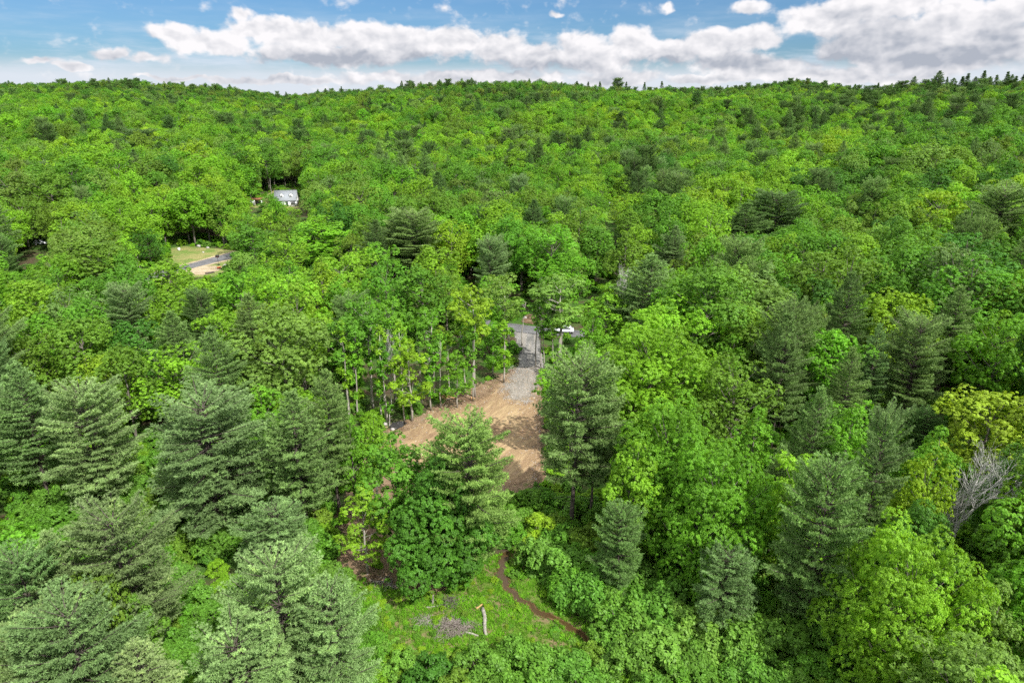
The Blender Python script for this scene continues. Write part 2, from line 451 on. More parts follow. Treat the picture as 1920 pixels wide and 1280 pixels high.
def lawn(t, P):
    n2 = t.noise(P, 0.25, 6, 0.65); n3 = t.noise(P, 4, 6, 0.75)
    c = t.mix(t.sstep(n2, 0.3, 0.7), (0.10, 0.22, 0.03), (0.17, 0.30, 0.05))
    return t.mix(t.math('MULTIPLY', t.sstep(n3, 0.45, 0.7), 0.3), c, (0.08, 0.14, 0.02)), n3, 0.95
def meadow_soil(t, P):
    n2 = t.noise(P, 0.5, 6, 0.65); n3 = t.noise(P, 5, 6, 0.75)
    c = t.mix(t.sstep(n2, 0.42, 0.62), (0.10, 0.19, 0.02), (0.22, 0.17, 0.09))
    return t.mix(t.math('MULTIPLY', t.sstep(n3, 0.5, 0.7), 0.4), c, (0.12, 0.09, 0.04)), n3, 0.95
def mud(t, P):
    n3 = t.noise(P, 3, 6, 0.75)
    return t.mix(t.sstep(n3, 0.35, 0.65), (0.05, 0.03, 0.012), (0.19, 0.12, 0.055)), n3, 0.75

def inside_dist(X, Y, poly):
    """signed distance in metres to a polygon, + inside"""
    poly = np.asarray(poly, float); n = len(poly)
    ins = np.zeros(X.shape, bool); dm = np.full(X.shape, 1e9)
    for i in range(n):
        x1, y1 = poly[i]; x2, y2 = poly[(i + 1) % n]
        c = ((y1 > Y) != (y2 > Y)) & (X < (x2 - x1) * (Y - y1) / (y2 - y1 + 1e-12) + x1)
        ins ^= c
        ex, ey = x2 - x1, y2 - y1; L = ex * ex + ey * ey + 1e-12
        t = np.clip(((X - x1) * ex + (Y - y1) * ey) / L, 0, 1)
        dm = np.minimum(dm, np.hypot(X - x1 - t * ex, Y - y1 - t * ey))
    return np.where(ins, dm, -dm)
def wpoly(pts): return [at(*p) for p in pts]
def sheet(name, poly, mat, lift, cell=0.7, margin=2.0, relief=None):
    xs = [p[0] for p in poly]; ys = [p[1] for p in poly]
    gx = np.arange(min(xs) - margin, max(xs) + margin + cell, cell); gy = np.arange(min(ys) - margin, max(ys) + margin + cell, cell)
    X, Y = np.meshgrid(gx, gy); D = inside_dist(X, Y, poly)
    Z = ground_mesh_z(X, Y) + lift + (0.08 if min(ys) > 120 else 0.0)
    if relief is not None: Z = Z + relief(X, Y, D)
    nx = len(gx); ok = D > -margin
    I = np.arange(X.size).reshape(X.shape)
    q = np.stack([I[:-1, :-1], I[:-1, 1:], I[1:, 1:], I[1:, :-1]], -1).reshape(-1, 4)
    q = q[ok.ravel()[q].any(1)]
    used, inv = np.unique(q, return_inverse=True)
    V = np.stack([X.ravel(), Y.ravel(), Z.ravel()], 1)[used]
    me = mesh_np(name, V, [inv.reshape(-1, 4)], mat, smooth=True)
    a = me.attributes.new('e', 'FLOAT', 'POINT'); a.data.foreach_set('value', D.ravel()[used].astype(np.float32))
    return set_tags(link(name, me), kind='structure')

# ------------------------------------------------------------------ the land: one sheet, its rows denser near the camera
GY = np.unique(np.concatenate([np.arange(-60, 300, 4.0), np.arange(300, 1500, 10.0), np.arange(1500, 9000, 250.0)]))
GX = np.unique(np.concatenate([np.arange(-300, 300.1, 4.0), np.arange(-1500, -299, 12.0), np.arange(300, 1501, 12.0), np.arange(-9000, -1499, 300.0), np.arange(1500, 9001, 300.0)]))
XX, YY = np.meshgrid(GX, GY)
ZZ = ground_z(XX, YY)
def ground_mesh_z(x, y):
    """height of the land mesh itself (bilinear between its vertices)"""
    x = np.asarray(x, float); y = np.asarray(y, float)
    i = np.clip(np.searchsorted(GX, x) - 1, 0, len(GX) - 2); j = np.clip(np.searchsorted(GY, y) - 1, 0, len(GY) - 2)
    fx = (x - GX[i]) / (GX[i+1] - GX[i]); fy = (y - GY[j]) / (GY[j+1] - GY[j])
    return (ZZ[j, i] * (1-fx) + ZZ[j, i+1] * fx) * (1-fy) + (ZZ[j+1, i] * (1-fx) + ZZ[j+1, i+1] * fx) * fy
I = np.arange(XX.size).reshape(XX.shape)
q = np.stack([I[:-1, :-1], I[:-1, 1:], I[1:, 1:], I[1:, :-1]], -1).reshape(-1, 4)
me = mesh_np('ground', np.stack([XX.ravel(), YY.ravel(), ZZ.ravel()], 1), [q], M_GROUND, smooth=True)
set_tags(link('ground', me), kind='structure')

# outlines, read off the photograph and laid on the land
PX_DIRT = [(972,690),(1010,690),(1016,760),(1012,840),(1020,885),(1000,905),(950,914),(900,920),(850,905),(800,880),(745,865),(715,850),(722,822),(760,805),(790,790),(800,772),(835,768),(880,755),(915,738),(940,712)]
PX_BROWN = [(800,770),(845,742),(890,722),(930,706),(962,690),(1020,690),(1024,900),(960,935),(940,1000),(905,1040),(880,1075),(905,1110),(930,1150),(900,1165),(820,1150),(740,1110),(640,1100),(600,1060),(640,1000),(650,900),(690,850),(720,800)]
PX_GRAVEL = [(962,622),(1012,624),(1018,665),(1024,700),(1008,712),(985,708),(962,702),(966,692),(972,684),(970,655)]
PX_APRON = [(962,684),(1022,682),(1036,700),(1028,722),(1010,748),(985,762),(950,756),(932,736),(938,708)]
PX_ROADC = [(900,598),(940,605),(1010,614),(1100,622),(1100,634),(1012,628),(960,622),(900,613)]
PX_MEAD = [(935,1045),(950,1045),(944,1095),(985,1135),(1040,1170),(1108,1212),(1100,1245),(1000,1255),(900,1255),(800,1255),(720,1215),(700,1150),(640,1120),(640,1090),(740,1110),(830,1120),(880,1075)]
PX_BANK = [(952,1040),(990,1010),(1040,1060),(1060,1130),(1120,1200),(1105,1200),(1040,1160),(990,1125),(955,1085)]
PX_STREAM = [(948,1035),(942,1060),(941,1085),(950,1105),(972,1122),(995,1138),(1020,1152),(1048,1165),(1072,1180),(1092,1195),(1106,1207),(1130,1230)]
PX_POND = [(728,802),(735,793),(755,789),(766,793),(752,802),(738,808)]
PX_LROAD = [(255,524),(310,506),(360,494),(423,477),(470,466),(470,478),(423,488),(370,501),(330,512),(265,534)]
PX_LVERGE = [(322,500),(318,466),(345,462),(400,466),(440,470),(440,484),(370,500),(330,510)]
PX_LSAND = [(345,509),(380,500),(405,498),(412,508),(385,516),(350,515)]
PX_LGRASS = [(335,514),(372,500),(430,486),(436,500),(405,518),(350,522)]
PX_LAWN = [(1128,386),(1148,384),(1158,394),(1160,416),(1140,420),(1128,402)]
PX_HGRASS = [(465,380),(480,374),(508,362),(515,354),(555,352),(572,380),(560,390),(475,390)]
PX_FAR = [(985,590),(1010,590),(1020,604),(1000,610),(978,604)]
PX_RUST = [(255,482),(285,474),(296,476),(275,484)]
stream_c = np.array([at(*p) for p in PX_STREAM])
def along(P, n):
    d = np.concatenate([[0], np.cumsum(np.hypot(*np.diff(P, axis=0).T))]); s = np.linspace(0, d[-1], n)
    return np.stack([np.interp(s, d, P[:, 0]), np.interp(s, d, P[:, 1])], 1)
sc_ = along(stream_c, 50)
sc_[:, 0] += 0.18 * np.sin(np.arange(50) * 1.1) ; sc_[:, 1] += 0.15 * np.sin(np.arange(50) * 0.83)
tn = np.gradient(sc_, axis=0); tn /= np.linalg.norm(tn, axis=1)[:, None]; nrm = np.stack([-tn[:, 1], tn[:, 0]], 1)
wd = 0.24 + 0.08 * np.sin(np.arange(50) * 0.7)
wd[:14] += 0.28
def strip(w): return np.concatenate([sc_ + nrm * w[:, None], (sc_ - nrm * w[:, None])[::-1]])

W_DIRT = wpoly(PX_DIRT); W_BROWN = wpoly(PX_BROWN); W_MEAD = wpoly(PX_MEAD); W_BANK = wpoly(PX_BANK)
W_GRAV = wpoly(PX_GRAVEL); W_ROADC = wpoly(PX_ROADC); W_LROAD = wpoly(PX_LROAD); W_LVERGE = wpoly(PX_LVERGE)
W_LSAND = wpoly(PX_LSAND); W_LGRASS = wpoly(PX_LGRASS); W_LAWN = wpoly(PX_LAWN); W_HG = wpoly(PX_HGRASS); W_FAR = wpoly(PX_FAR)
W_POND = wpoly(PX_POND); W_APRON = wpoly(PX_APRON); W_RUST = wpoly(PX_RUST)
sheet('leaf_litter', W_BROWN, sheet_material('brown_soil', brown_soil, 1.6, 0.4, 1.5), 0.004, 0.8)
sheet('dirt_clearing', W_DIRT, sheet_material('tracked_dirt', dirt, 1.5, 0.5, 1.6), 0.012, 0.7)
sheet('paved_road', W_ROADC, sheet_material('asphalt', asphalt, 0.12), 0.016, 0.8, 0.5)
sheet('gravel_drive', W_GRAV, sheet_material('grey_gravel', gravel, 0.45, 0.9, 0.6), 0.020, 0.6, 1.0)
sheet('gravel_apron', W_APRON, sheet_material('pale_gravel', pale_gravel, 2.4, 0.3, 5.0), 0.026, 0.5, 3.0)
sheet('meadow_ground', W_MEAD, sheet_material('meadow_soil', meadow_soil, 0.6), 0.008, 0.6, 1.0)
sheet('stream_bank', W_BANK, sheet_material('bank_soil', meadow_soil, 0.6), 0.014, 0.6, 1.0)
sheet('bare_bank', W_FAR, sheet_material('sand_far', brown_soil, 0.8), 0.010, 0.8, 1.0)
sheet('dry_verge', W_LVERGE, sheet_material('dry_grass', dry_grass, 0.6), 0.006, 1.0, 2.0)
sheet('roadside_grass', W_LGRASS, sheet_material('dry_grass_near', dry_grass, 0.6), 0.008, 1.0, 2.0)
sheet('road_shoulder', [(p[0], p[1]) for p in wpoly([(255,522),(310,504),(360,492),(423,475),(470,464),(470,480),(423,490.5),(370,503.5),(330,514.5),(265,537)])], sheet_material('shoulder_sand', sand, 0.15), 0.020, 0.7, 0.6)
sheet('road', W_LROAD, sheet_material('asphalt_left', asphalt, 0.05), 0.030, 0.7, 0.4)
sheet('sandy_driveway', W_LSAND, sheet_material('sand', sand, 0.4), 0.026, 0.8, 1.0)
sheet('lawn', W_LAWN, sheet_material('lawn', lawn, 0.6), 0.010, 1.2, 2.0)
sheet('yard', W_HG, sheet_material('yard_grass', dry_grass, 0.8), 0.010, 1.2, 2.0)
sheet('bare_soil', W_RUST, sheet_material('rust_soil', dirt, 0.5), 0.010, 1.0, 1.0)
mb_ = strip(wd + 0.16); sheet('stream_mud', [tuple(p) for p in mb_], sheet_material('mud', mud, 0.25), 0.034, 0.25, 0.8)
m, t, out = mat_new('stream_water')
g = t.new('ShaderNodeNewGeometry'); n = t.noise(g.outputs['Position'], 2.5, 4, 0.6)
b = t.new('ShaderNodeBump'); b.inputs['Strength'].default_value = 0.25; b.inputs['Distance'].default_value = 0.05; t.link(n, b.inputs['Height'])
p = principled(t, (0.060, 0.036, 0.014), 0.3, 0.3, 0, b.outputs[0]); t.link(p.outputs[0], out.inputs[0])
M_WATER = m
w_ = strip(wd); k = 50
V = np.concatenate([np.c_[w_, ground_mesh_z(w_[:, 0], w_[:, 1]) + 0.040]])
Q = [[i, i + 1, 2*k-2-i, 2*k-1-i] for i in range(k - 1)]
set_tags(link('stream', mesh_np('stream', V, [np.array(Q)[:, ::-1]], M_WATER)), kind='structure')
m, t, out = mat_new('pond_water'); p = principled(t, (0.012, 0.010, 0.007), 0.25, 0.3); t.link(p.outputs[0], out.inputs[0])
P_ = np.array(W_POND); c_ = P_.mean(0); d_ = along(np.concatenate([P_, P_[:1]]), 37)[:-1]
d_ = c_ + (d_ - c_) * (1 + 0.08 * rng.standard_normal(36))[:, None]
V = np.concatenate([np.c_[d_, np.full(36, 0.05)], [[c_[0], c_[1], 0.05]]])
set_tags(link('puddle', mesh_np('puddle', V, [np.array([[i, (i + 1) % 36, 36] for i in range(36)])], m)), kind='structure')

# ------------------------------------------------------------------ plants: prototypes
def unit(a): return a / (np.linalg.norm(a, axis=-1, keepdims=True) + 1e-9)
def rand_dirs(n): return unit(rng.standard_normal((n, 3)))
def quads_at(C, N, size, asp=0.6):
    """diamond shaped leaves at C with normals N"""
    n = len(C); R = rand_dirs(n)
    A = unit(np.cross(N, R)); B = np.cross(N, A)
    s = size[:, None] if np.ndim(size) else size
    A = A * s; B = B * s * asp
    V = np.stack([C - A, C - B * 1.0 + A * 0.1, C + A, C + B + A * 0.1], 1).reshape(-1, 3)
    return V, np.arange(4 * n).reshape(-1, 4)

def lobes_on(H, z0, R, n, shape='round', seed=0):
    """centres and radii of the foliage lobes of a crown"""
    out = []
    zc = (H + z0) / 2; hz = (H - z0) / 2
    i = 0; tries = 0
    while len(out) < n and tries < 6000:
        tries += 1
        t = random.random() ** 0.85; a = random.random() * 2 * pi
        zz = z0 + (H - z0) * (1 - t * 0.97)
        f = (zz - z0) / (H - z0)
        if shape == 'round': env = math.sqrt(max(0.02, 1 - (2 * max(f, .18) - 0.96) ** 2)) if f < .5 else math.sqrt(max(0, 1 - ((f - .45) / .58) ** 2))
        elif shape == 'egg': env = (math.sin(pi * min(1, f * 0.9 + 0.1)) ** 0.7) * (1.05 - 0.35 * f)
        elif shape == 'vase': env = math.sqrt(max(0, 1 - ((f - .62) / .44) ** 2)) if f > .62 else (0.35 + 0.65 * f / .62)
        else: env = 0.9 * math.sqrt(max(0, 1 - ((f - .4) / .66) ** 2))
        env *= 1 + 0.20 * math.sin(a * 3 + seed + f * 2) + 0.14 * math.sin(a * 5 + seed * 2 + f * 7) + random.uniform(-.10, .16)
        rr = R * env * (0.82 + 0.12 * random.random() if random.random() < .85 else 0.45)
        lr = R * random.uniform(0.13, 0.31) * (0.8 if f > .9 else 1)
        rr = max(0.0, rr - lr * 0.55)
        c = np.array([rr * cos(a), rr * sin(a), zz - lr * 0.4 + random.uniform(-.5, .7) * R / 5.6])
        if all(np.linalg.norm((c - o[0]) * (1, 1, 1.25)) > 0.60 * (lr + o[1]) for o in out):
            out.append((c, lr))
    return out

def limbs(mb, H, z0, lobes, r0, lean=0.0, k=7):
    top = np.array([lean * 0.7, 0, z0 + (H - z0) * 0.7])
    pts = [np.array([0, 0, -0.4])]
    for q in (0.15, 0.3, 0.45, 0.6, 0.8, 1.0):
        pts.append(top * q + np.array([random.uniform(-.12, .12), random.uniform(-.12, .12), 0]) * (q < 1))
    rad = [r0 * 1.25, r0, r0 * .88, r0 * .78, r0 * .66, r0 * .45, r0 * .18]
    mb.tube(pts, rad, k)
    P = np.array(pts)
    for c, lr in lobes:
        zs = min(max(z0 * 0.9, c[2] - np.hypot(c[0], c[1]) * random.uniform(0.7, 1.1)), top[2] * 0.97)
        s = np.array([np.interp(zs, P[:, 2], P[:, 0]), np.interp(zs, P[:, 2], P[:, 1]), zs])
        mid = s * 0.45 + c * 0.55 + np.array([0, 0, -0.08 * np.linalg.norm(c - s)])
        mb.tube([s, mid, c], [r0 * .24, r0 * .15, r0 * .05], 4, cap=False)

def broadleaf(H=17, z0=5.0, R=5.6, nl=42, sprig=34, leaf=16, size=0.135, shape='round', seed=0, r0=0.26, sprig_r=0.28, density=2.1, bark=None, lean=0.0, flat=0.95):
    random.seed(seed * 11 + 5)
    lobes = lobes_on(H, z0, R, nl, shape, seed)
    Cs = []; Ns = []; vs = []
    for c, lr in lobes:
        m = max(8, int(sprig * (lr / (0.25 * R)) ** 2 * density * random.uniform(.55, 1.15) * (R / 5.4) ** 1.0)); tall = random.uniform(.8, 1.35)
        d = rand_dirs(m * 3); d = d[d[:, 2] > -0.45][:m]
        sc = c + d * (lr * (0.80 + 0.22 * rng.random((len(d), 1)))) * np.array([1.05, 1.05, flat * tall])
        lv = rng.random()
        for j in range(len(d)):
            sv = rng.random()
            e = rand_dirs(leaf); e = unit(e + d[j] * 0.8 + np.array([0, 0, .25]))
            Cs.append(sc[j] + e * sprig_r * (0.5 + 0.6 * rng.random((leaf, 1))) * np.array([1, 1, .75]))
            Ns.append(unit(e * 0.5 + d[j] * 0.7 + np.array([0, 0, .55]) + rng.standard_normal((leaf, 3)) * 0.38))
            vs.append(np.clip(0.38 * lv + 0.32 * sv + 0.30 * rng.random(leaf), 0, 1))
    C = np.concatenate(Cs); N = np.concatenate(Ns); v = np.concatenate(vs)
    V, Q = quads_at(C, N, size * rng.uniform(0.6, 1.15, len(C)), 0.62)
    crown = mesh_np('crown', V, [Q], M_LEAF, v)
    mb = MB(); limbs(mb, H, z0, lobes, r0, lean)
    trunk = mb.mesh('trunk', bark or M_BARK, True)
    return dict(H=H, R=R, crown=crown, trunk=trunk)

def pine(H=22, z0=5.0, R=4.3, seed=0, gap=0.66, per=7, droop=0.0, shape='white', bl=0.32, w=0.048, r0=0.27, dens=1.0, forks=0, tip=0.55):
    random.seed(seed * 7 + 1)
    mb = MB(); top = H - 0.2
    bend = [random.uniform(-.25, .25), random.uniform(-.25, .25)]
    def axis(z): f = z / H; return np.array([bend[0] * sin(f * 3), bend[1] * sin(f * 2.4), z])
    zs_ = np.linspace(-0.4, top, 12)
    mb.tube([axis(z) for z in zs_], [r0 * max(.06, 1 - max(z, 0) / H) * (1.15 if z < 0.5 else 1) for z in zs_], 7)
    C = []; A = []; vs = []
    z = z0; ph = 0
    ecc = [random.uniform(.75, 1.2) for _ in range(9)]
    while z < top - 0.15:
        f = (z - z0) / (H - z0)
        if shape == 'white': env = (0.62 + 0.38 * sin(min(1, f / .35) * pi / 2)) * (1 - max(0, (f - .30) / .74) ** 1.35)
        elif shape == 'broad': env = (0.7 + 0.3 * min(1, f / .3)) * math.sqrt(max(0.02, 1 - (max(0, f - .35) / .70) ** 2.2))
        else: env = (1 - f) ** 0.85
        nb = per if f < .9 else max(3, per - 2)
        ph += 0.9
        wr = random.uniform(.82, 1.12)
        for b in range(nb):
            a = ph + 2 * pi * b / nb + random.uniform(-.22, .22)
            L = max(0.3, R * env * wr * random.uniform(.66, 1.10) * ecc[int((a % (2*pi)) / (2*pi) * 8.99)])
            if shape != 'spruce' and random.random() < .07: continue
            up = (0.08 + 0.75 * f ** 2.2) if shape != 'spruce' else (-0.18 + 0.6 * f ** 2)
            o = axis(z + random.uniform(-.15, .15))
            d = np.array([cos(a), sin(a), 0]); sd = np.array([-sin(a), cos(a), 0])
            ss = np.linspace(0, 1, 6)
            bp = np.array([o + d * L * s + np.array([0, 0, L * (up * s + (0.16 if shape != 'spruce' else 0.12) * s * s - droop * s)]) for s in ss])
            mb.tube(bp, np.linspace(0.055, 0.012, 6) * (L / 3 + .3), 3, cap=False)
            lv = rng.random()
            # side twigs in a flat fan, tufts at their ends
            s0 = 0.30 if L > 1.2 else 0.1
            nt = max(4, int(L * 3.6 * dens))
            for j in range(nt):
                s = s0 + (1 - s0) * (j + random.random()) / nt
                base = np.array([np.interp(s, ss, bp[:, i]) for i in range(3)])
                for sg in (-1, 1):
                    wl = (0.16 + 0.42 * sin(min(1., (1 - s) * 1.5 + .12) * pi / 2)) * L * 0.62 * random.uniform(.6, 1.1)
                    wl = min(wl, 1.35)
                    dr = unit(d * 0.75 + sd * sg * random.uniform(.6, 1.0) + np.array([0, 0, random.uniform(.0, .25)]))
                    m = max(1, int(wl / 0.34 + .5))
                    for q in range(m):
                        C.append(base + dr * wl * (q + 1) / m + np.array([0, 0, .04 * q])); A.append(unit(dr + np.array([0, 0, tip]))); vs.append(lv)
            C.append(bp[-1]); A.append(unit(d + np.array([0, 0, tip]))); vs.append(lv)
        z += gap * random.uniform(.8, 1.2) * (1 if f < .8 else .75)
    for q in range(5):
        C.append(axis(H - 0.2 * q)); A.append(np.array([0, 0, 1.])); vs.append(.6)
    C = np.array(C); A = np.array(A); vs = np.array(vs)
    nb = 10; n = len(C)
    D = unit(A[:, None, :] * 0.95 + rng.standard_normal((n, nb, 3)) * 0.62)
    S = unit(np.cross(D, rng.standard_normal((n, nb, 3)))) * w
    ln = bl * rng.uniform(.65, 1.15, (n, nb, 1))
    base = C[:, None, :] - A[:, None, :] * 0.1 + D * 0.03
    V = np.stack([base - S, base + S, base + D * ln], 2).reshape(-1, 3)
    v = np.clip((0.45 * vs[:, None] + 0.25 * rng.random((n, 1)) + .3 * rng.random((n, nb))), 0, 1).ravel()
    crown = mesh_np('crown', V, [np.arange(len(V)).reshape(-1, 3)], M_NEEDLE, v)
    # dead lower branches
    for b in range(14):
        zz = z0 * random.uniform(.35, 1.0); a = random.random() * 6.28; L = random.uniform(.8, 2.2)
        o = axis(zz); e = o + np.array([cos(a) * L, sin(a) * L, random.uniform(-.3, .2) * L])
        mb.tube([o, (o + e) / 2 + np.array([0, 0, .08]), e], [.035, .02, .008], 3, cap=False)
    trunk = mb.mesh('trunk', M_BARKD, True)
    return dict(H=H, R=R, crown=crown, trunk=trunk)

def slender(H=17, seed=0, R=2.2, z0=10.0, sparse=7):
    """forest-edge tree: tall pale stem, small high crown, a few sprays of leaves on the stem"""
    random.seed(seed * 13 + 2)
    lobes = lobes_on(H, z0, R, 13, 'egg', seed)
    for i in range(sparse):
        zz = random.uniform(2.5, z0 + 1); a = random.random() * 6.28; r = random.uniform(.3, 1.0)
        lobes.append((np.array([r * cos(a), r * sin(a), zz]), random.uniform(.3, .55)))
    Cs = []; Ns = []; vs = []
    for c, lr in lobes:
        m = max(5, int(24 * (lr / 0.6) ** 2)); d = rand_dirs(m)
        sc = c + d * lr * rng.uniform(.4, 1.0, (m, 1))
        for j in range(m):
            e = rand_dirs(9)
            Cs.append(sc[j] + e * .34 * rng.random((9, 1))); Ns.append(unit(e * .5 + d[j] * .5 + np.array([0, 0, .8]) + rng.standard_normal((9, 3)) * .4))
            vs.append(np.clip(rng.random() * .6 + rng.random(9) * .4, 0, 1))
    C = np.concatenate(Cs); N = np.concatenate(Ns)
    V, Q = quads_at(C, N, 0.2 * rng.uniform(.6, 1.2, len(C)), .62)
    crown = mesh_np('crown', V, [Q], M_LEAF, np.concatenate(vs))
    mb = MB(); lx, ly = random.uniform(-.9, .9), random.uniform(-.9, .9)
    zs = np.linspace(-.3, H * .93, 9)
    mb.tube([[lx * (z / H) ** 2 + .08 * sin(z * .9 + seed), ly * (z / H) ** 2, z] for z in zs], np.linspace(.15, .03, 9), 6)
    for c, lr in lobes[:13]:
        s = np.array([lx * ((c[2] - 1.2) / H) ** 2, ly * ((c[2] - 1.2) / H) ** 2, c[2] - 1.2])
        mb.tube([s, (s + c) / 2, c], [.045, .03, .012], 3, cap=False)
    return dict(H=H, R=R, crown=crown, trunk=mb.mesh('trunk', M_BARKP, True))

def shrub(R=2.2, H=3.2, seed=0, size=0.13, nl=26):
    random.seed(seed * 17 + 3)
    lobes = lobes_on(H, 0.25, R, nl, 'dome', seed)
    Cs = []; Ns = []; vs = []
    for c, lr in lobes:
        m = int(60 * (lr / .55) ** 2); d = rand_dirs(m * 2); d = d[d[:, 2] > -0.5][:m]
        sc = c + d * (lr * rng.uniform(.75, 1.08, (len(d), 1))); lv = rng.random()
        for j in range(len(d)):
            e = rand_dirs(10)
            Cs.append(sc[j] + e * .22 * rng.random((10, 1)) + d[j] * .05)
            Ns.append(unit(e * .4 + d[j] * .7 + np.array([0, 0, .5]) + rng.standard_normal((10, 3)) * .5))
            vs.append(np.clip(.25 * lv + .4 * rng.random() + .35 * rng.random(10), 0, 1))
    C = np.concatenate(Cs); N = np.concatenate(Ns)
    V, Q = quads_at(C, N, size * rng.uniform(.6, 1.2, len(C)), .6)
    mb = MB()
    for c, lr in lobes:
        mb.tube([[c[0] * .08, c[1] * .08, -.2], c * np.array([.5, .5, .5]), c], [.04, .03, .012], 3, cap=False)
    return dict(H=H, R=R, crown=mesh_np('foliage', V, [Q], M_LEAF, np.concatenate(vs)), trunk=mb.mesh('stems', M_BARK, True))

def dead_tree(H=13, seed=0, spread=0.45):
    random.seed(seed * 19 + 4); mb = MB()
    def grow(o, d, L, r, lev):
        n = 5; pts = [np.array(o, float)]; dd = np.array(d, float)
        for i in range(n):
            w_ = .06 if lev == 0 else .20; dd = dd + np.array([random.gauss(0, w_), random.gauss(0, w_), random.gauss(0, .08) + .03]); dd /= np.linalg.norm(dd)
            pts.append(pts[-1] + dd * L / n)
        mb.tube(pts, np.linspace(r, r * .45, n + 1), 5 if lev < 2 else 3, cap=lev > 1)
        if lev >= 4: return
        for j in range([6, 5, 5, 4][lev]):
            s = random.uniform(.35, 1.0) if lev else random.uniform(.3, 1.0)
            i = min(n, int(s * n)); p = pts[i]
            a = random.random() * 6.28; sp = random.uniform(.6, 1.25) * (spread * 2.2 if lev == 0 else 1.1)
            nd = dd + np.array([cos(a) * sp, sin(a) * sp, random.uniform(-.1, .3)])
            grow(p, unit(nd), L * random.uniform(.45, .72), r * random.uniform(.42, .6), lev + 1)
    grow((0, 0, -.3), (0, 0, 1), H * .5, .17, 0)
    V_ = np.concatenate(mb.V)
    return dict(H=float(V_[:, 2].max()), R=float(np.percentile(np.hypot(V_[:, 0], V_[:, 1]), 90)), trunk=mb.mesh('trunk', M_SNAG, True), crown=None)

BR_EXTRA = []
BR = [broadleaf(17, 4.5, 5.6, 46, seed=1, shape='round'),
      broadleaf(18, 5.0, 5.0, 44, seed=2, shape='egg'),
      broadleaf(16, 5.0, 6.2, 50, seed=3, shape='round', size=.145),
      broadleaf(18, 6.0, 5.4, 44, seed=4, shape='vase', sprig=30),
      broadleaf(15, 3.5, 4.6, 40, seed=5, shape='egg', size=.13),
      broadleaf(17, 4.5, 5.8, 60, seed=6, shape='round', sprig=30, size=.125, sprig_r=.24),
      broadleaf(17, 5.5, 5.2, 36, seed=7, shape='vase', sprig=26, size=.14, sprig_r=.32),
      broadleaf(14, 1.8, 5.4, 120, seed=8, shape='egg', sprig=52, leaf=24, size=.10, sprig_r=.27)]
for q_ in ((17, 5.0, 5.2, 52, 'vase'), (16, 4.0, 4.4, 44, 'egg'), (19, 6.5, 5.9, 58, 'round')):
    BR_EXTRA.append(q_)
BR.append(broadleaf(18, 4.0, 8.2, 105, seed=9, shape='round', sprig=40, leaf=22, size=.108, sprig_r=.30, r0=.38))     # 8: a big spreading crown
for j_, q_ in enumerate(BR_EXTRA): BR.append(broadleaf(*q_[:4], seed=31 + j_, shape=q_[4]))
TH = [broadleaf(17, 9.5, 3.4, 26, seed=21, shape='vase', sprig=26, size=.125, bark=M_BARKP, r0=.2),    # tall stem, airy crown
      broadleaf(15, 3.0, 3.2, 34, seed=22, shape='egg', sprig=26, size=.125, bark=M_BARKP, r0=.16)]
SL = [slender(17, 1), slender(16, 2, 1.8, 9.5), slender(14, 3, 1.7, 8.0, 9), slender(17, 4, 1.7, 12.0, 0)]
PI = [pine(22, 5, 4.3, 1), pine(21, 4, 4.6, 2, shape='broad', gap=.70), pine(23, 6, 4.0, 3), pine(19, 3, 4.4, 4, shape='broad', per=7),
      pine(21, 7.5, 4.0, 5, shape='broad', gap=.72, per=6)]
SP = [pine(18, 1.5, 2.8, 11, gap=.5, per=8, shape='spruce', droop=.1, bl=.24, tip=.15), pine(17, 2.5, 2.5, 12, gap=.55, per=7, shape='spruce', droop=.1, bl=.24, tip=.15)]
SH = [shrub(2.3, 3.2, 1), shrub(2.0, 3.6, 2), shrub(2.6, 2.8, 3, nl=32)]
DT = [dead_tree(14, 6), dead_tree(11, 2, .3), dead_tree(9, 3, .6)]

# base colours of the foliage kinds
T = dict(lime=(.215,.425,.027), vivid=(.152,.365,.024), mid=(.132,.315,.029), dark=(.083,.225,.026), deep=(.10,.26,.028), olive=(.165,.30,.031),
         pale=(.195,.345,.057), yellow=(.25,.42,.025), gold=(.30,.42,.035), rust=(.17,.26,.04), grey=(.175,.305,.075),
         pine=(.20,.33,.095), bluepine=(.20,.33,.115), palepine=(.275,.415,.145), darkpine=(.12,.22,.06), limepine=(.255,.385,.09), shrub=(.14,.315,.038), shrubp=(.18,.365,.052))
WORD = dict(lime='bright lime green', vivid='vivid green', mid='mid green', dark='dark green', deep='deep green', olive='olive green', pale='pale green',
            yellow='yellow-green', gold='golden yellow-green', rust='brownish olive', grey='grey-green',
            pine='soft green', bluepine='blue-green', palepine='pale green', darkpine='dark green', limepine='light yellowish green', shrub='mid green', shrubp='light green')

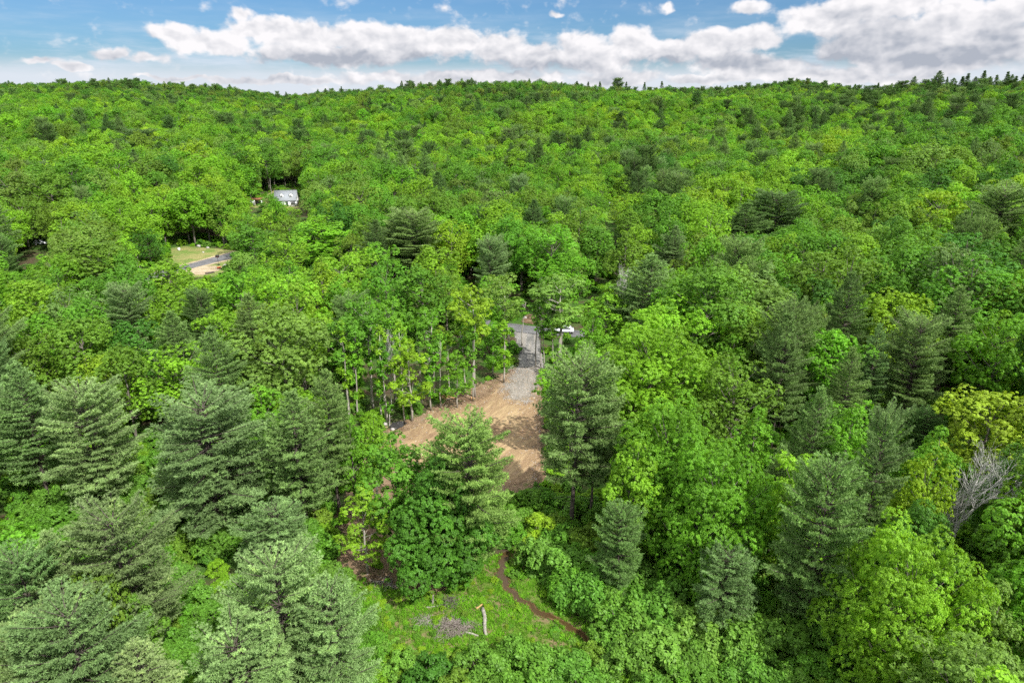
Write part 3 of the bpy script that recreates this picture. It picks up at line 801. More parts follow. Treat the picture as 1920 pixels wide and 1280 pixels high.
ALL = []      # every plant: dict(kind, proto, x, y, s, sr, rot, tint, label, group)
def put(kind, pset, i, x, y, s, sr, tint, tname, label=None, group=None, rot=None, man=False):
    ALL.append(dict(kind=kind, p=(pset, i), x=x, y=y, s=s, sr=sr, tint=tint, tname=tname, label=label, group=group,
                    rot=random.random() * 6.28 if rot is None else rot, man=man))
PROT = dict(BR=BR, TH=TH, SL=SL, PI=PI, SP=SP, SH=SH, DT=DT)
KIND = dict(BR='broadleaf_tree', TH='broadleaf_tree', SL='slender_tree', PI='pine_tree', SP='spruce_tree', SH='shrub', DT='dead_tree')
def jit(tn, a=.10):
    c = np.array(T[tn]); return tuple(np.clip(c * (1 + a * .8 * rng.standard_normal()) * (1 + .03 * rng.standard_normal(3)), .01, .6))
def hand(pset, i, ax, ay, w, tn, label, H=None, base=None, rot=None):
    """a tree whose top is seen at (ax, ay) of the photo, w pixels wide there"""
    pr = PROT[pset][i]
    if base is not None:              # foot seen at this pixel: gives both place and height
        x, y = at(*base)
        _, _, dep = proj(x, y, 5.0)
        v = (640 - ay) / F_PX
        s_ = (-sp_ + v * cp_) / (cp_ + v * sp_)
        H = CAM_H + s_ * y - gz(x, y)
    else:
        H = H or pr['H']
        x, y = at(ax, ay, H * 0.97)
    s = H / pr['H']
    dist = proj(x, y, H * .6)[2]
    sr = (w / 2 * dist / F_PX) / pr.get('R', 3.0) if w else s
    put(KIND[pset], pset, i, x, y, s, sr, jit(tn, .04), tn, label, None, rot, True)

# ------------------------------------------------------------------ plants read off the photograph one by one
HAND = [
 # conifers
 ('PI',1,145,735,150,'palepine','pale yellowish pine with drooping tiered boughs, near the left edge',18),
 ('PI',0,28,690,140,'bluepine','blue-green pine cut by the left edge, beside the pale yellowish pine',20),
 ('PI',1,375,765,215,'bluepine','broad blue-green pine, widest of the pines in the lower left',18),
 ('PI',0,548,742,150,'pine','tall soft green pine left of the leafy tree at the dirt clearing',19),
 ('PI',2,612,700,110,'pine','soft green pine standing just behind another pine, left of the clearing',20),
 ('PI',2,397,617,100,'pine','soft green pine with bare trunk showing beneath, above the broad blue-green pine',20),
 ('PI',0,322,590,100,'pine','greyish pine leaning among broadleaf trees, left of the bare-trunk pine',18),
 ('PI',1,237,545,92,'bluepine','blue-green pine with flat tiers, below the road bend on the left',17),
 ('PI',0,462,556,90,'pine','soft green pine halfway between the left road and the clearing',18),
 ('PI',4,375,552,60,'darkpine','small grey pine top in front of the sandy driveway',16),
 ('PI',3,508,955,135,'bluepine','short bushy blue-green pine below the broad blue-green pine',10),
 ('PI',1,508,1062,180,'palepine','large pale pine at the bottom, left of the brush pile',17),
 ('PI',3,618,1112,150,'palepine','pale green pine at the bottom beside the large pale pine, nearer the meadow',15),
 ('PI',1,435,1215,190,'palepine','pale pine top cut by the bottom edge, left of centre',13),
 ('PI',1,212,972,190,'bluepine','wide blue-green pine in the lower left thicket, rightmost of its cluster',17),
 ('PI',0,92,1005,150,'palepine','pale green pine in the lower left thicket, left of the wide blue-green one',17),
 ('PI',1,30,1050,150,'bluepine','blue-green pine at the left edge in the lower thicket',16),
 ('PI',1,130,1150,200,'bluepine','large blue-green pine near the lower left corner',16),
 ('PI',0,250,1215,170,'palepine','pale pine top at the bottom edge right of the lower left corner',13),
 ('PI',1,40,1190,150,'palepine','pale pine in the very lower left corner',14),
 ('PI',1,890,793,170,'limepine','light yellowish green pine in front of the dirt clearing',None,(884,1078)),
 ('PI',4,1062,682,158,'pine','big full pine with dead lower branches at the right edge of the dirt clearing',None,(1070,998)),
 ('PI',4,1092,745,95,'pine','darker pine tucked against the right side of the big full pine',None,(1106,985)),
 ('PI',2,1222,482,135,'pine','tall grey-green pine above the bright maples, right of the road end',23),
 ('PI',2,1540,732,95,'pine','slim soft green pine amid the bright maples on the right',20),
 ('PI',4,1662,782,80,'bluepine','slim blue-green pine beside a dark gap on the right',20),
 ('PI',3,1562,880,165,'pine','big soft green pine in the lower right, between two bright maples',20),
 ('PI',3,1366,1035,118,'bluepine','short blue-green pine above the shrubs, lower right of the stream',11),
 ('PI',3,1165,955,95,'pine','small pine at the foot of the bright maples, right of the dead branches',12),
 ('PI',1,1732,612,115,'pine','soft green pine above and left of the gold-topped tree',18),
 ('PI',2,1800,540,95,'pine','soft green pine left of the right edge, above the gold-topped tree',19),
 ('PI',2,1648,612,62,'bluepine','narrow blue-green pine poking up among maples on the right',18),
 ('PI',0,1468,842,90,'pine','dark little pine top between bright maples right of the big vivid maple',15),
 ('PI',2,1600,655,70,'pine','narrow soft green pine just left of the narrow blue-green pine',17),
 ('PI',1,775,402,120,'pine','tiered grey-green pine, largest of the pair below the house clearing to the right',20),
 ('PI',2,705,415,70,'darkpine','slim dark pine left of the tiered grey-green pine',20),
 ('PI',1,262,248,80,'darkpine','dark spreading pine on the left hillside, above the house level',22),
 ('PI',0,298,268,60,'darkpine','dark pine close behind the dark spreading pine on the left hillside',20),
 ('PI',0,447,283,72,'darkpine','dark pine on the slope above the house, nearest to it',20),
 ('PI',2,487,238,50,'darkpine','slim dark pine on the slope high above the house',20),
 ('PI',0,1400,385,100,'darkpine','dark pine, left one of the dark pair right of the lawn',20),
 ('PI',1,1462,368,120,'darkpine','dark broad pine, right one of the dark pair right of the lawn',20),
 ('PI',0,1268,428,72,'bluepine','blue-green pine below and right of the lawn',19),
 ('PI',1,1885,360,130,'pine','big soft green pine at the right edge, above the middle',22),
 ('PI',0,1003,378,62,'darkpine','dark pine left of the lawn',20),
 ('PI',0,822,325,60,'darkpine','dark pine on the slope to the right of the house',20),
 ('PI',2,1240,225,44,'darkpine','dark pine on the hillside straight above the lawn',20),
 ('PI',2,1560,330,50,'darkpine','dark pine at the gap in the right-hand woods',20),
 # broadleaf
 ('BR',8,1225,632,240,'lime','broad bright lime maple right of the big full pine',18),
 ('BR',8,1262,785,220,'vivid','vivid green maple in front of the broad bright lime maple',18),
 ('BR',8,1350,868,215,'vivid','large vivid green maple with the fullest crown, lower right of centre',17),
 ('BR',1,1195,830,130,'lime','bright leafy maple directly right of the bare dead branches',17),
 ('BR',5,1385,682,155,'olive','olive green oak behind the vivid maples',17),
 ('BR',0,1505,868,150,'lime','bright lime maple left of the big soft green pine in the lower right',16),
 ('BR',0,1600,770,150,'vivid','vivid green maple between the two slim pines on the right',17),
 ('BR',2,1690,562,150,'yellow','round yellow-green oak above the soft green pine on the right',17),
 ('BR',2,1868,752,185,'gold','golden yellow-topped tree near the right edge, above the bare dead tree',13),
 ('BR',1,1770,805,120,'vivid','vivid green tree left of the golden yellow-topped tree',16),
 ('BR',5,1745,870,110,'yellow','yellow-green tree with rusty tips left of the bare dead tree',15),
 ('BR',7,1735,958,165,'deep','rounded deep green tree below the yellow-green one',14),
 ('BR',8,1730,1032,250,'lime','huge bright lime tree in the lower right corner',17),
 ('BR',1,1885,1098,130,'pale','pale flowering tree cut by the right edge at the bottom',15),
 ('BR',1,1890,870,120,'mid','mid green tree right of the bare dead tree, at the right edge',12),
 ('BR',7,808,868,185,'deep','dense deep green maple, leafy to the ground, left of the yellowish pine',None,(830,1098)),
 ('BR',1,815,812,115,'mid','mid green tree squeezed between the dense deep green maple and the yellowish pine',None,(838,1035)),
 ('BR',1,738,806,160,'mid','loose mid green tree behind the dense deep green maple',None,(752,1040)),
 ('BR',1,640,782,95,'vivid','vivid green narrow tree left of the puddle',None,(668,960)),
 ('BR',1,700,772,80,'lime','bright narrow tree in front of the puddle',None,(708,935)),
 ('TH',1,628,905,105,'lime','light green tree on leaning pale stems at the left of the clearing',None,(690,1075)),
 ('TH',0,882,540,92,'yellow','yellow-green tree on a tall straight trunk at the edge of the clearing',None,(890,745)),
 ('TH',1,768,632,88,'yellow','small yellow-green tree in front of the trunks, by the puddle',None,(772,790)),
 ('TH',0,955,518,86,'pale','pale green tree just left of the paved road',None,(947,690)),
 ('TH',0,1050,520,118,'pale','pale green airy tree right of the gravel drive',None,(1048,705)),
 ('TH',0,1012,545,50,'mid','thin tall tree standing right beside the gravel drive',None,(1013,700)),
 ('BR',1,1140,535,105,'lime','bright tree above the big full pine, right of the pale airy tree',17),
 ('BR',1,1112,585,70,'vivid','small vivid tree between the gravel drive and the broad lime maple',16),
 ('TH',0,695,560,84,'mid','mid green tree over the dark wood interior left of the clearing',None,(700,770)),
 ('TH',0,745,565,90,'vivid','vivid green tree on a thin trunk, right of the dark wood interior',None,(742,755)),
 ('TH',0,812,580,76,'vivid','vivid green tree on a pale trunk, left of the tall straight trunk',None,(815,748)),
 ('TH',1,860,655,62,'vivid','low vivid sapling at the foot of the trunks at the clearing edge',None,(858,765)),
 ('TH',1,925,600,60,'vivid','vivid sapling between the tall straight trunk and the road',None,(925,705)),
 ('TH',0,650,600,84,'mid','mid green tree at the left end of the row of pale trunks',None,(655,785)),
 ('BR',0,790,505,105,'mid','mid green tree behind the row of pale trunks',17),
 ('BR',5,720,500,100,'mid','rounded mid green tree behind the row of pale trunks, more to the left',17),
 ('BR',0,250,398,92,'lime','bright green tree left of the sandy driveway, above the road',16),
 ('BR',2,170,458,165,'olive','wide olive green tree left of the road at the left',17),
 ('BR',5,322,348,92,'pale','pale green tree left of the house',17),
 ('BR',1,600,405,140,'lime','bright lime tree below and right of the house',18),
 ('BR',5,535,445,85,'lime','bright green tree right of the sandy driveway',16),
 ('BR',0,468,425,95,'mid','green tree standing at the right end of the visible road',None,(482,512)),
 ('BR',5,280,432,60,'dark','dark green tree at the left end of the dry roadside verge',None,(285,500)),
 ('BR',5,845,420,82,'yellow','pale yellow-green tree right of the tiered grey-green pine',17),
 ('BR',5,1193,368,88,'yellow','round yellow-green tree right of the lawn',15),
 ('BR',5,1130,350,50,'lime','small light tree behind the lawn',13),
 ('BR',2,180,1080,130,'olive','olive maple amid the pines in the lower left',13),
 ('BR',1,248,1125,100,'mid','mid green tree right of the olive maple in the lower left',11),
 ('BR',4,12,1240,80,'yellow','yellow-green bush-like tree in the very corner at the bottom left',10),
 ('BR',2,60,535,130,'lime','bright tree at the left edge, level with the road',16),
 ('BR',2,145,612,150,'olive','olive green tree with open crown near the left edge, above the pale pine',16),
 ('BR',0,312,495,120,'lime','bright lime tree just in front of the road at the left',15),
 ('BR',5,335,655,140,'lime','light green tree left of the pine with the bare trunk',15),
 ('BR',2,225,665,130,'olive','soft olive tree above and right of the pale yellowish pine',15),
 ('BR',0,245,605,100,'dark','dark green maple below the flat-tiered pine',15),
 ('BR',1,1420,770,120,'vivid','vivid green crown between the olive oak and the bright lime maple',16),
 ('BR',2,1120,430,90,'mid','mid green tree directly below the lawn',16),
 ('BR',4,530,365,60,'mid','mid green tree hiding the left corner of the house front',None,(512,400)),
 ('BR',5,535,385,70,'lime','light green tree directly in front of the house',None,(530,420)),
 # shrubs
 ('SH',0,1010,1015,90,'shrubp','light shrub on the right bank where the stream begins to show',4),
 ('SH',1,1055,1045,110,'shrubp','light rounded shrub on the right bank above the bend of the stream',4),
 ('SH',2,1120,1090,130,'shrub','rounded shrub right of the middle of the stream',4),
 ('SH',0,1165,1130,130,'shrub','shrub right of where the stream ends',4.2),
 ('SH',1,1010,975,80,'yellow','yellowish low shrub at the foot of the dead lower branches',2.6),
 ('SH',2,1230,1110,150,'shrub','wide shrub below the small pine at the foot of the maples',4.5),
 ('SH',0,1310,1150,150,'shrubp','light shrub below the short blue-green pine',4.5),
 ('SH',1,1240,1190,140,'shrubp','light shrub at the bottom right of the stream end',4.2),
 ('SH',2,1400,1160,150,'shrubp','light shrub right of the one below the short pine',4.5),
 ('SH',0,1180,1215,120,'shrub','shrub at the bottom edge right below the stream end',3.6),
 ('SH',1,1480,1165,130,'shrub','dull green shrub in the shade of the big soft green pine',4),
 ('SH',2,1560,1190,140,'shrub','dark shrub left of the huge lime tree at the bottom',4),
 ('SH',0,900,1228,120,'shrub','shrub at the bottom centre below the grey log',3.4),
 ('SH',2,990,1230,150,'shrub','wide shrub at the bottom centre, under the meadow',3.6),
 ('SH',1,1085,1245,110,'shrub','shrub at the bottom edge between the meadow and stream end',3.4),
 ('SH',0,805,1245,100,'dark','darker shrub at the bottom, below the brush pile',3),
 ('SH',1,1055,940,90,'mid','shrub in shade beneath the big full pine',3),
 ('SH',2,985,930,90,'mid','shrub at the lower right corner of the dirt clearing',3),
 ('SH',0,955,975,70,'mid','low shrub right of the yellowish pine, below the clearing',2.6),
 # lone dead trees
 ('DT',0,1835,822,125,'grey','bare grey dead tree with spreading branches below the golden-topped tree',17),
 ('DT',1,1797,905,60,'grey','small bare dead stem left of the big dead tree',11),
 ('DT',1,383,380,16,'grey','thin bare tree left of the house',11),
 ('DT',1,1170,495,24,'grey','thin leafless tree in the woods right of the pale airy tree',15),
 ('DT',1,695,600,24,'grey','leaning leafless stem in front of the dark wood interior',None,(735,770)),
]
for h in HAND:
    ps, i, ax, ay, w, tn, lab, H = h[:8]
    hand(ps, i, ax, ay, w, tn, lab, H, h[8] if len(h) > 8 else None)
GOLD = [a for a in ALL if a['tname'] == 'gold'][0]

# pale bare stems standing along the wood's edge
STEMS = [(698,598,700,770),(716,610,724,792),(708,640,716,790),(735,640,727,795),(752,600,758,790),(806,640,808,770),(820,630,826,765),
         (940,600,945,718),(973,560,978,648),(1025,590,1020,700),(1040,600,1038,705),(985,575,955,660),(885,600,887,752),(838,620,842,740),(870,610,872,738),(790,620,792,760),(640,600,655,790),(668,605,672,785),(1002,540,1004,690),(1060,560,1052,690),(1015,508,1012,600)]
for j, (ax, ay, bx, by) in enumerate(STEMS):
    hand('SL', 3 if ax > 960 else j % 3, ax, ay, 44 if ax < 960 else 34, ['mid', 'lime', 'vivid'][j % 3], None, None, (bx, by))
# skyline conifers that stick out above the ridge
SKYT = [(1757,133,20,'PI',0),(1800,143,22,'SP',0),(1811,137,22,'SP',1),(1841,132,22,'SP',0),(1864,140,20,'SP',1),(1884,134,22,'SP',0),(1901,142,20,'SP',1),(1785,146,16,'PI',2),(1733,150,14,'PI',3),(1772,144,12,'SP',0),(1825,144,14,'PI',0),(1852,143,13,'PI',2),(1893,140,14,'PI',0),
        (1915,138,20,'SP',1),(770,153,14,'PI',1),(805,154,14,'PI',2),(1082,152,14,'SP',0),(1103,153,13,'SP',1),(1124,153,13,'SP',0),(1157,148,16,'PI',1),(1174,153,12,'SP',1),(1208,154,12,'SP',0),(1240,152,14,'SP',1),
        (52,156,10,'SP',0),(182,153,10,'SP',1),(258,158,10,'SP',0),(310,158,10,'SP',1),(1450,155,10,'SP',0),(1545,160,10,'SP',1),(1645,155,14,'SP',0),(1690,153,18,'PI',1),(640,162,10,'SP',0),(935,155,12,'PI',2),(970,156,12,'SP',0)]
for (ax, ay, w, ps, i) in SKYT:
    # walk out along the column to the crest of the ridge
    t_ = (ax - 960) / (1.066 * F_PX)
    yy_ = np.arange(150, 1300, 5.); zz_ = ground_z(t_ * yy_, yy_)
    k_ = int(np.argmax((zz_ + 17 - CAM_H) / yy_)); y_ = yy_[k_]
    v = (640 - ay) / F_PX; s_ = (-sp_ + v * cp_) / (cp_ + v * sp_)
    Hh = float(np.clip(CAM_H + s_ * y_ - zz_[k_], 15, 33))
    dep = proj(0, y_, 50)[2]; pr = PROT[ps][i]
    put(KIND[ps], ps, i, t_ * y_, y_, Hh / pr['H'], max(1.3, w * .8 * dep / F_PX / pr['R']), jit('darkpine', .05), 'darkpine', None, None, None, True)

# ------------------------------------------------------------------ the rest of the woods
def inpoly(x, y, P): return inside_dist(np.array([x]), np.array([y]), P)[0] > 0
CLEAR = [(W_DIRT, 1.0), (W_BROWN, 0.3), (W_MEAD, 1.2), (W_BANK, .2), (W_GRAV, 2.4), (W_ROADC, 2), (W_LROAD, 3), (W_LVERGE, 1.5), (W_LSAND, 2), (W_LGRASS, 1), (W_LAWN, 3), (W_HG, 1), (W_FAR, 1), (W_RUST, 3)]
# things that must stay in sight: (px, py, radius px) on the land
GUARD = []
def guard(pts, r=4, h=0.0):
    for (a, b) in pts:
        x, y = at(a, b, h); GUARD.append((a, b, r, y))
guard([(975,630),(1000,630),(985,650),(985,670),(990,690),(970,700),(950,712),(960,730),(930,740),(900,760),(870,770),(840,785),(815,790),(800,800),(850,800),(880,790),(920,800),(960,800),(990,780),(980,830),(950,860),(960,890),(990,870),(930,830),(840,760),(860,755),(900,735),(745,797),(760,800),(970,620),(1000,620),(1045,622)], 5)
guard([(335,470),(350,462),(370,470),(400,470),(390,480),(410,487),(380,493),(350,500),(360,507),(390,508),(405,495),(330,508),(420,480)], 5)
guard([(1143,395),(1150,405),(1145,415),(1141,385)], 4)
guard([(520,362),(535,360),(550,362),(545,376),(553,380),(478,380),(560,377),(508,355),(540,353),(520,352)], 6)
guard([(950,1060),(943,1090),(985,1132),(1040,1165),(1095,1195),(900,1130),(905,1170),(845,1175),(800,1170),(780,1140),(740,1130),(950,1150),(1000,1180),(870,1100),(900,1090),(700,1110),(670,1090),(690,1060),(1050,1200),(860,1205),(930,1200)], 5)
guard([(1800,840),(1830,850),(1860,850),(1830,890),(1850,900),(1800,900),(1825,930)], 10, 8.0)
guard([(76,456),(285,478),(45,480)], 4)
guard([(1000,575),(1000,590),(1000,560)], 4)
GA = np.array(GUARD)
MAN = [(a['x'], a['y']) for a in ALL]
MX = np.array([m[0] for m in MAN]); MY = np.array([m[1] for m in MAN])
MR = np.array([PROT[a['p'][0]][a['p'][1]].get('R', 2.5) * a['sr'] for a in ALL])
MH = np.array([PROT[a['p'][0]][a['p'][1]]['H'] * a['s'] for a in ALL])
MZ = ground_z(MX, MY)
mpx, mpy, mdep = proj(MX, MY, MZ + MH * .86)
mpr = MR / mdep * F_PX
is_shrub = np.array([a['kind'] == 'shrub' for a in ALL])

SP_ = 7.6
pts = []
row = 0
y = -60.0
while y < 1320:
    n = int((1.0 * max(y, 0) + 130) / SP_)
    for k in range(-n, n + 1):
        pts.append((k * SP_ + (row % 2) * SP_ / 2 + random.uniform(-2.2, 2.2), y + random.uniform(-2.0, 2.0)))
    y += SP_ * 0.9; row += 1
pts = np.array(pts)
Yr, _ = ridge(np.clip(pts[:, 0] / np.maximum(pts[:, 1], 1), -1.3, 1.3))
pts = pts[(pts[:, 1] < Yr + 70) & (np.abs(pts[:, 0]) < pts[:, 1] * 0.95 + 110)]
keep = np.ones(len(pts), bool)
for P_, mg in CLEAR:
    keep &= inside_dist(pts[:, 0], pts[:, 1], P_) < -mg
keep &= ~((np.hypot(pts[:, 0], pts[:, 1]) < 24))
pts = pts[keep]
Zp = ground_z(pts[:, 0], pts[:, 1])
nz = lambda x, y, a, b, c: math.sin(x / a + c) * math.cos(y / b + c * 1.7) + .5 * math.sin(x / (a * .37) - y / (b * .45) + c * 3)
fill = []
for (x, y), z in zip(pts, Zp):
    Y0, _ = ridge(x / max(y, 1)); Y0 = float(Y0)
    d = y / Y0
    stand = nz(x, y, 47, 60, 0.7)
    pc = 0.05 + .12 * (stand > .85) + (.07 if d > .90 else 0) + (.12 if x / max(y, 1) > .4 and d > .5 else 0)
    left_low = (y < 100 and x < -12)
    if left_low: pc = 0.45
    if x > 10 and y < 140: pc = 0.10
    r = random.random()
    if d > .88 and r < pc * .35: ps, i = 'SP', random.randrange(2)
    elif r < pc: ps, i = 'PI', random.choice([0, 1, 1, 2, 3, 4])
    else: ps, i = 'BR', random.choice([0, 1, 2, 3, 4, 5, 6, 9, 10, 11, 11, 9, 0, 5])
    pr = PROT[ps][i]
    s = random.uniform(.70, 1.18) * (1 + .15 * nz(x, y, 53, 61, 4.4)) if ps == 'BR' else random.uniform(.75, 1.15)
    if d > .8: s *= .9
    sr = s * random.uniform(.85, 1.22)
    R = pr['R'] * sr; H = pr['H'] * s
    # manual neighbours
    dd = np.hypot(MX - x, MY - y)
    if (dd < (MR + R) * .62).any(): continue
    px, py, dep = proj(x, y, z + H * .6)
    pr_px = R / max(dep, 1) * F_PX; ph_px = H * .5 / max(dep, 1) * F_PX
    # a nearer tree may not stand before a guarded spot
    cy = (py)
    e = ((GA[:, 0] - px) / (pr_px + GA[:, 2])) ** 2 + ((GA[:, 1] - cy) / (ph_px + GA[:, 2])) ** 2
    if ((e < 1.0) & (y < GA[:, 3] - 1)).any(): continue
    # nor before the head of a tree read off the photo
    e = ((mpx - px) / (pr_px + mpr * .35)) ** 2 + ((mpy - cy) / (ph_px * 1.0 + mpr * .35)) ** 2
    if ((e < 1.0) & (y < MY)).any() and y < 210:
        # try a small one
        if random.random() < .8: continue
        s *= .45; sr *= .5
    fpx, fpy, _ = proj(x, y, z + H * .8)
    if 255 < fpx < 640 and fpy > 870 and y < 90: continue
    if 1120 < fpx < 1640 and fpy > 1060: continue
    if 640 < fpx < 1140 and fpy > 1000: continue
    if left_low and random.random() < .45: continue
    if ps == 'BR':
        q = nz(x, y, 31, 43, 2.1) + random.gauss(0, .75)
        far = min(1, d / .8)
        if q > 1.15: tn = random.choice(['yellow', 'lime', 'lime'])
        elif q > .35: tn = random.choice(['lime', 'lime', 'vivid'])
        elif q > -.4: tn = random.choice(['vivid', 'mid', 'lime', 'olive'])
        elif q > -1.0: tn = random.choice(['mid', 'pale', 'mid', 'olive'])
        else: tn = random.choice(['dark', 'mid', 'grey', 'olive', 'mid', 'vivid'] + (['rust'] if random.random() < .3 else []))
        if d > .80 and random.random() < min(.9, (d - .72) * 5): tn = random.choice(['olive', 'mid', 'dark', 'dark', 'dark', 'rust'])  # ridge trees tinted darker in place of a cloud's shadow
    else:
        tn = random.choice(['pine', 'pine', 'bluepine', 'darkpine']) if d < .4 else random.choice(['darkpine', 'darkpine', 'pine'])
        if left_low: tn = random.choice(['bluepine', 'palepine', 'pine'])
    if ps == 'BR' and ((1480 < px < 1900 and 345 < py < 385) or (1160 < px < 1260 and 315 < py < 352) or (1700 < px < 1920 and 220 < py < 300)) and random.random() < .75: tn = random.choice(['dark', 'dark', 'mid'])  # cloud shade on these bands is put into the leaf colour
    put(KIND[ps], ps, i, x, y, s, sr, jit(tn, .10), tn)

# thicket shrubs in the low ground at the bottom left and bottom right
def shrub_field(poly, n, H=(2.2, 3.6)):
    W = [at(*p) for p in poly]; xs = [p[0] for p in W]; ys = [p[1] for p in W]; c = 0
    got = [(a['x'], a['y']) for a in ALL if a['kind'] == 'shrub']
    for _ in range(n * 40):
        if c >= n: break
        x = random.uniform(min(xs), max(xs)); y = random.uniform(min(ys), max(ys))
        if not inpoly(x, y, W): continue
        if any(math.hypot(x - g[0], y - g[1]) < 2.3 for g in got): continue
        if inpoly(x, y, W_MEAD) or inpoly(x, y, W_BANK) or inside_dist(np.array([x]), np.array([y]), W_BROWN)[0] > 0.0: continue
        h = random.uniform(*H); i = random.randrange(3); pr = SH[i]; R = pr['R'] * h / pr['H']
        px, py, dep = proj(x, y, h * .5); pp = R / dep * F_PX
        e = ((GA[:, 0] - px) / (pp)) ** 2 + ((GA[:, 1] - py) / (pp)) ** 2
        if ((e < 1) & (y < GA[:, 3])).any(): continue
        put('shrub', 'SH', i, x, y, h / pr['H'], h / pr['H'] * random.uniform(.95, 1.25), jit(random.choice(['shrub', 'shrub', 'shrubp', 'mid', 'olive'])), 'shrub')
        got.append((x, y)); c += 1
shrub_field([(-60,930),(300,880),(480,900),(600,1000),(640,1100),(700,1180),(760,1240),(700,1330),(-100,1330)], 120)
shrub_field([(690,1250),(900,1262),(1100,1258),(1160,1215),(1130,1330),(680,1330)], 24, (1.6, 2.8))
shrub_field([(1010,960),(1180,980),(1500,1090),(1640,1160),(1640,1330),(1130,1330),(1120,1190),(1050,1100)], 70)
shrub_field([(590,760),(700,790),(720,830),(690,860),(640,900),(560,900)], 16, (1.2, 2.2))

# ------------------------------------------------------------------ what is an individual, what is woods
for a in ALL:
    pr = PROT[a['p'][0]][a['p'][1]]
    a['R'] = pr.get('R', 2.5) * a['sr']; a['H'] = pr['H'] * a['s']; a['z'] = gz(a['x'], a['y']) - .05
    px, py, dep = proj(a['x'], a['y'], a['z'] + a['H'] * .75)
    a['px'], a['py'], a['dep'] = float(px), float(py), float(dep)
    a['vis'] = dep > 3 and -60 < px < 1980 and -60 < py < 1330 + a['R'] / max(dep, 1) * F_PX * .5
    a['size'] = a['R'] / max(a['dep'], 1) * F_PX
# a coarse picture-space depth test: how much of each crown is open to view
G = 8
occ = np.full((1280 // G + 2, 1920 // G + 2), 1e9)
order = sorted([a for a in ALL if a['vis']], key=lambda a: a['dep'])
for a in order:
    w = a['size'] * (.85 if a['kind'] == 'broadleaf_tree' else .6); h = a['H'] * .36 / a['dep'] * F_PX
    cx, cy = a['px'], a['py'] + a['H'] * .12 / a['dep'] * F_PX
    i0, i1 = int(max(0, (cx - w) // G)), int(min(occ.shape[1] - 1, (cx + w) // G + 1)); j0, j1 = int(max(0, (cy - h) // G)), int(min(occ.shape[0] - 1, (cy + h) // G + 1))
    if i1 <= i0 or j1 <= j0: a['open'] = 0; continue
    jj, ii = np.mgrid[j0:j1, i0:i1]
    inside = (((ii + .5) * G - cx) / max(w, G * .6)) ** 2 + (((jj + .5) * G - cy) / max(h, G * .6)) ** 2 < 1
    sub = occ[j0:j1, i0:i1]
    free = inside & (sub > a['dep'])
    a['open'] = free.sum() / max(1, inside.sum())
    a['area'] = free.sum() * G * G
    sub[free] = a['dep']
LIMIT = 300
by = {}
for a in ALL: by.setdefault(a['kind'], []).append(a)
INDIV, REST = [], []
for kname, lst in by.items():
    lim = LIMIT if kname in ('broadleaf_tree', 'pine_tree') else 200
    lst.sort(key=lambda a: (not a['man'], -(a.get('area', 0) if a['vis'] and a.get('open', 0) > .10 else 0)))
    for j, a in enumerate(lst):
        seen = a['vis'] and (a['man'] or (a.get('open', 0) > .10 and a.get('area', 0) > 0))
        (INDIV if (j < lim and seen) else REST).append(a)

# ------------------------------------------------------------------ labels: colour, size and a landmark, then the place in the photo
LM = [('the white house', 535, 368), ('the sandy driveway', 375, 508), ('the small lawn', 1145, 400), ('the gravel drive', 990, 660), ('the dirt clearing', 890, 810),
      ('the bare dead tree', 1832, 880), ('the stream', 1000, 1130), ('the golden-topped tree', 1868, 790), ('the puddle', 745, 797), ('the huge lime tree', 1740, 1130),
      ('the big full pine', 1062, 790), ('the broad blue-green pine', 375, 880), ('the dark pair of pines', 1435, 400), ('the brush pile', 840, 1180)]
NOUN = dict(broadleaf_tree='broadleaf tree', pine_tree='pine', spruce_tree='spruce', shrub='shrub', slender_tree='slender pale-stemmed tree', dead_tree='bare dead tree')
CATG = dict(broadleaf_tree='tree', pine_tree='pine tree', spruce_tree='spruce tree', shrub='shrub', slender_tree='tree', dead_tree='dead tree')
GRP = dict(broadleaf_tree='broadleaf trees of the hillside woods', pine_tree='pines standing among the broadleaf woods', spruce_tree='spruces along the skyline ridge',
           shrub='shrubs of the low thickets', slender_tree='slender pale stems along the edge of the clearing', dead_tree='bare dead trees in the woods')
ORD = ['nearest', 'second nearest', 'third nearest', 'fourth nearest', 'fifth nearest', 'sixth nearest', 'seventh nearest', 'eighth nearest', 'ninth nearest', 'tenth nearest']
ORD += [w + ' nearest' for w in 'eleventh twelfth thirteenth fourteenth fifteenth sixteenth seventeenth eighteenth nineteenth twentieth'.split()]
ORD += ['twenty-' + w + ' nearest' for w in 'first second third fourth fifth sixth seventh eighth ninth'.split()]
LM += [('the gap in the right-hand woods', 1560, 345), ('the big right-edge pine', 1885, 430), ('the low hump of the skyline', 1480, 175), ('the dark hillside pine pair', 280, 280), ('the upper right skyline trees', 1790, 170), ('the tall straight trunk', 888, 655), ('the white car', 1050, 621), ('the grey log', 908, 1165), ('the round yellow-green oak', 1690, 600), ('the skyline dip', 530, 178),
       ('the pale yellowish pine', 145, 800), ('the tiered grey-green pine', 775, 450), ('the large pale pine', 505, 1130)]
def word(a): return WORD.get(a['tname'], 'mid green')
cells = {}
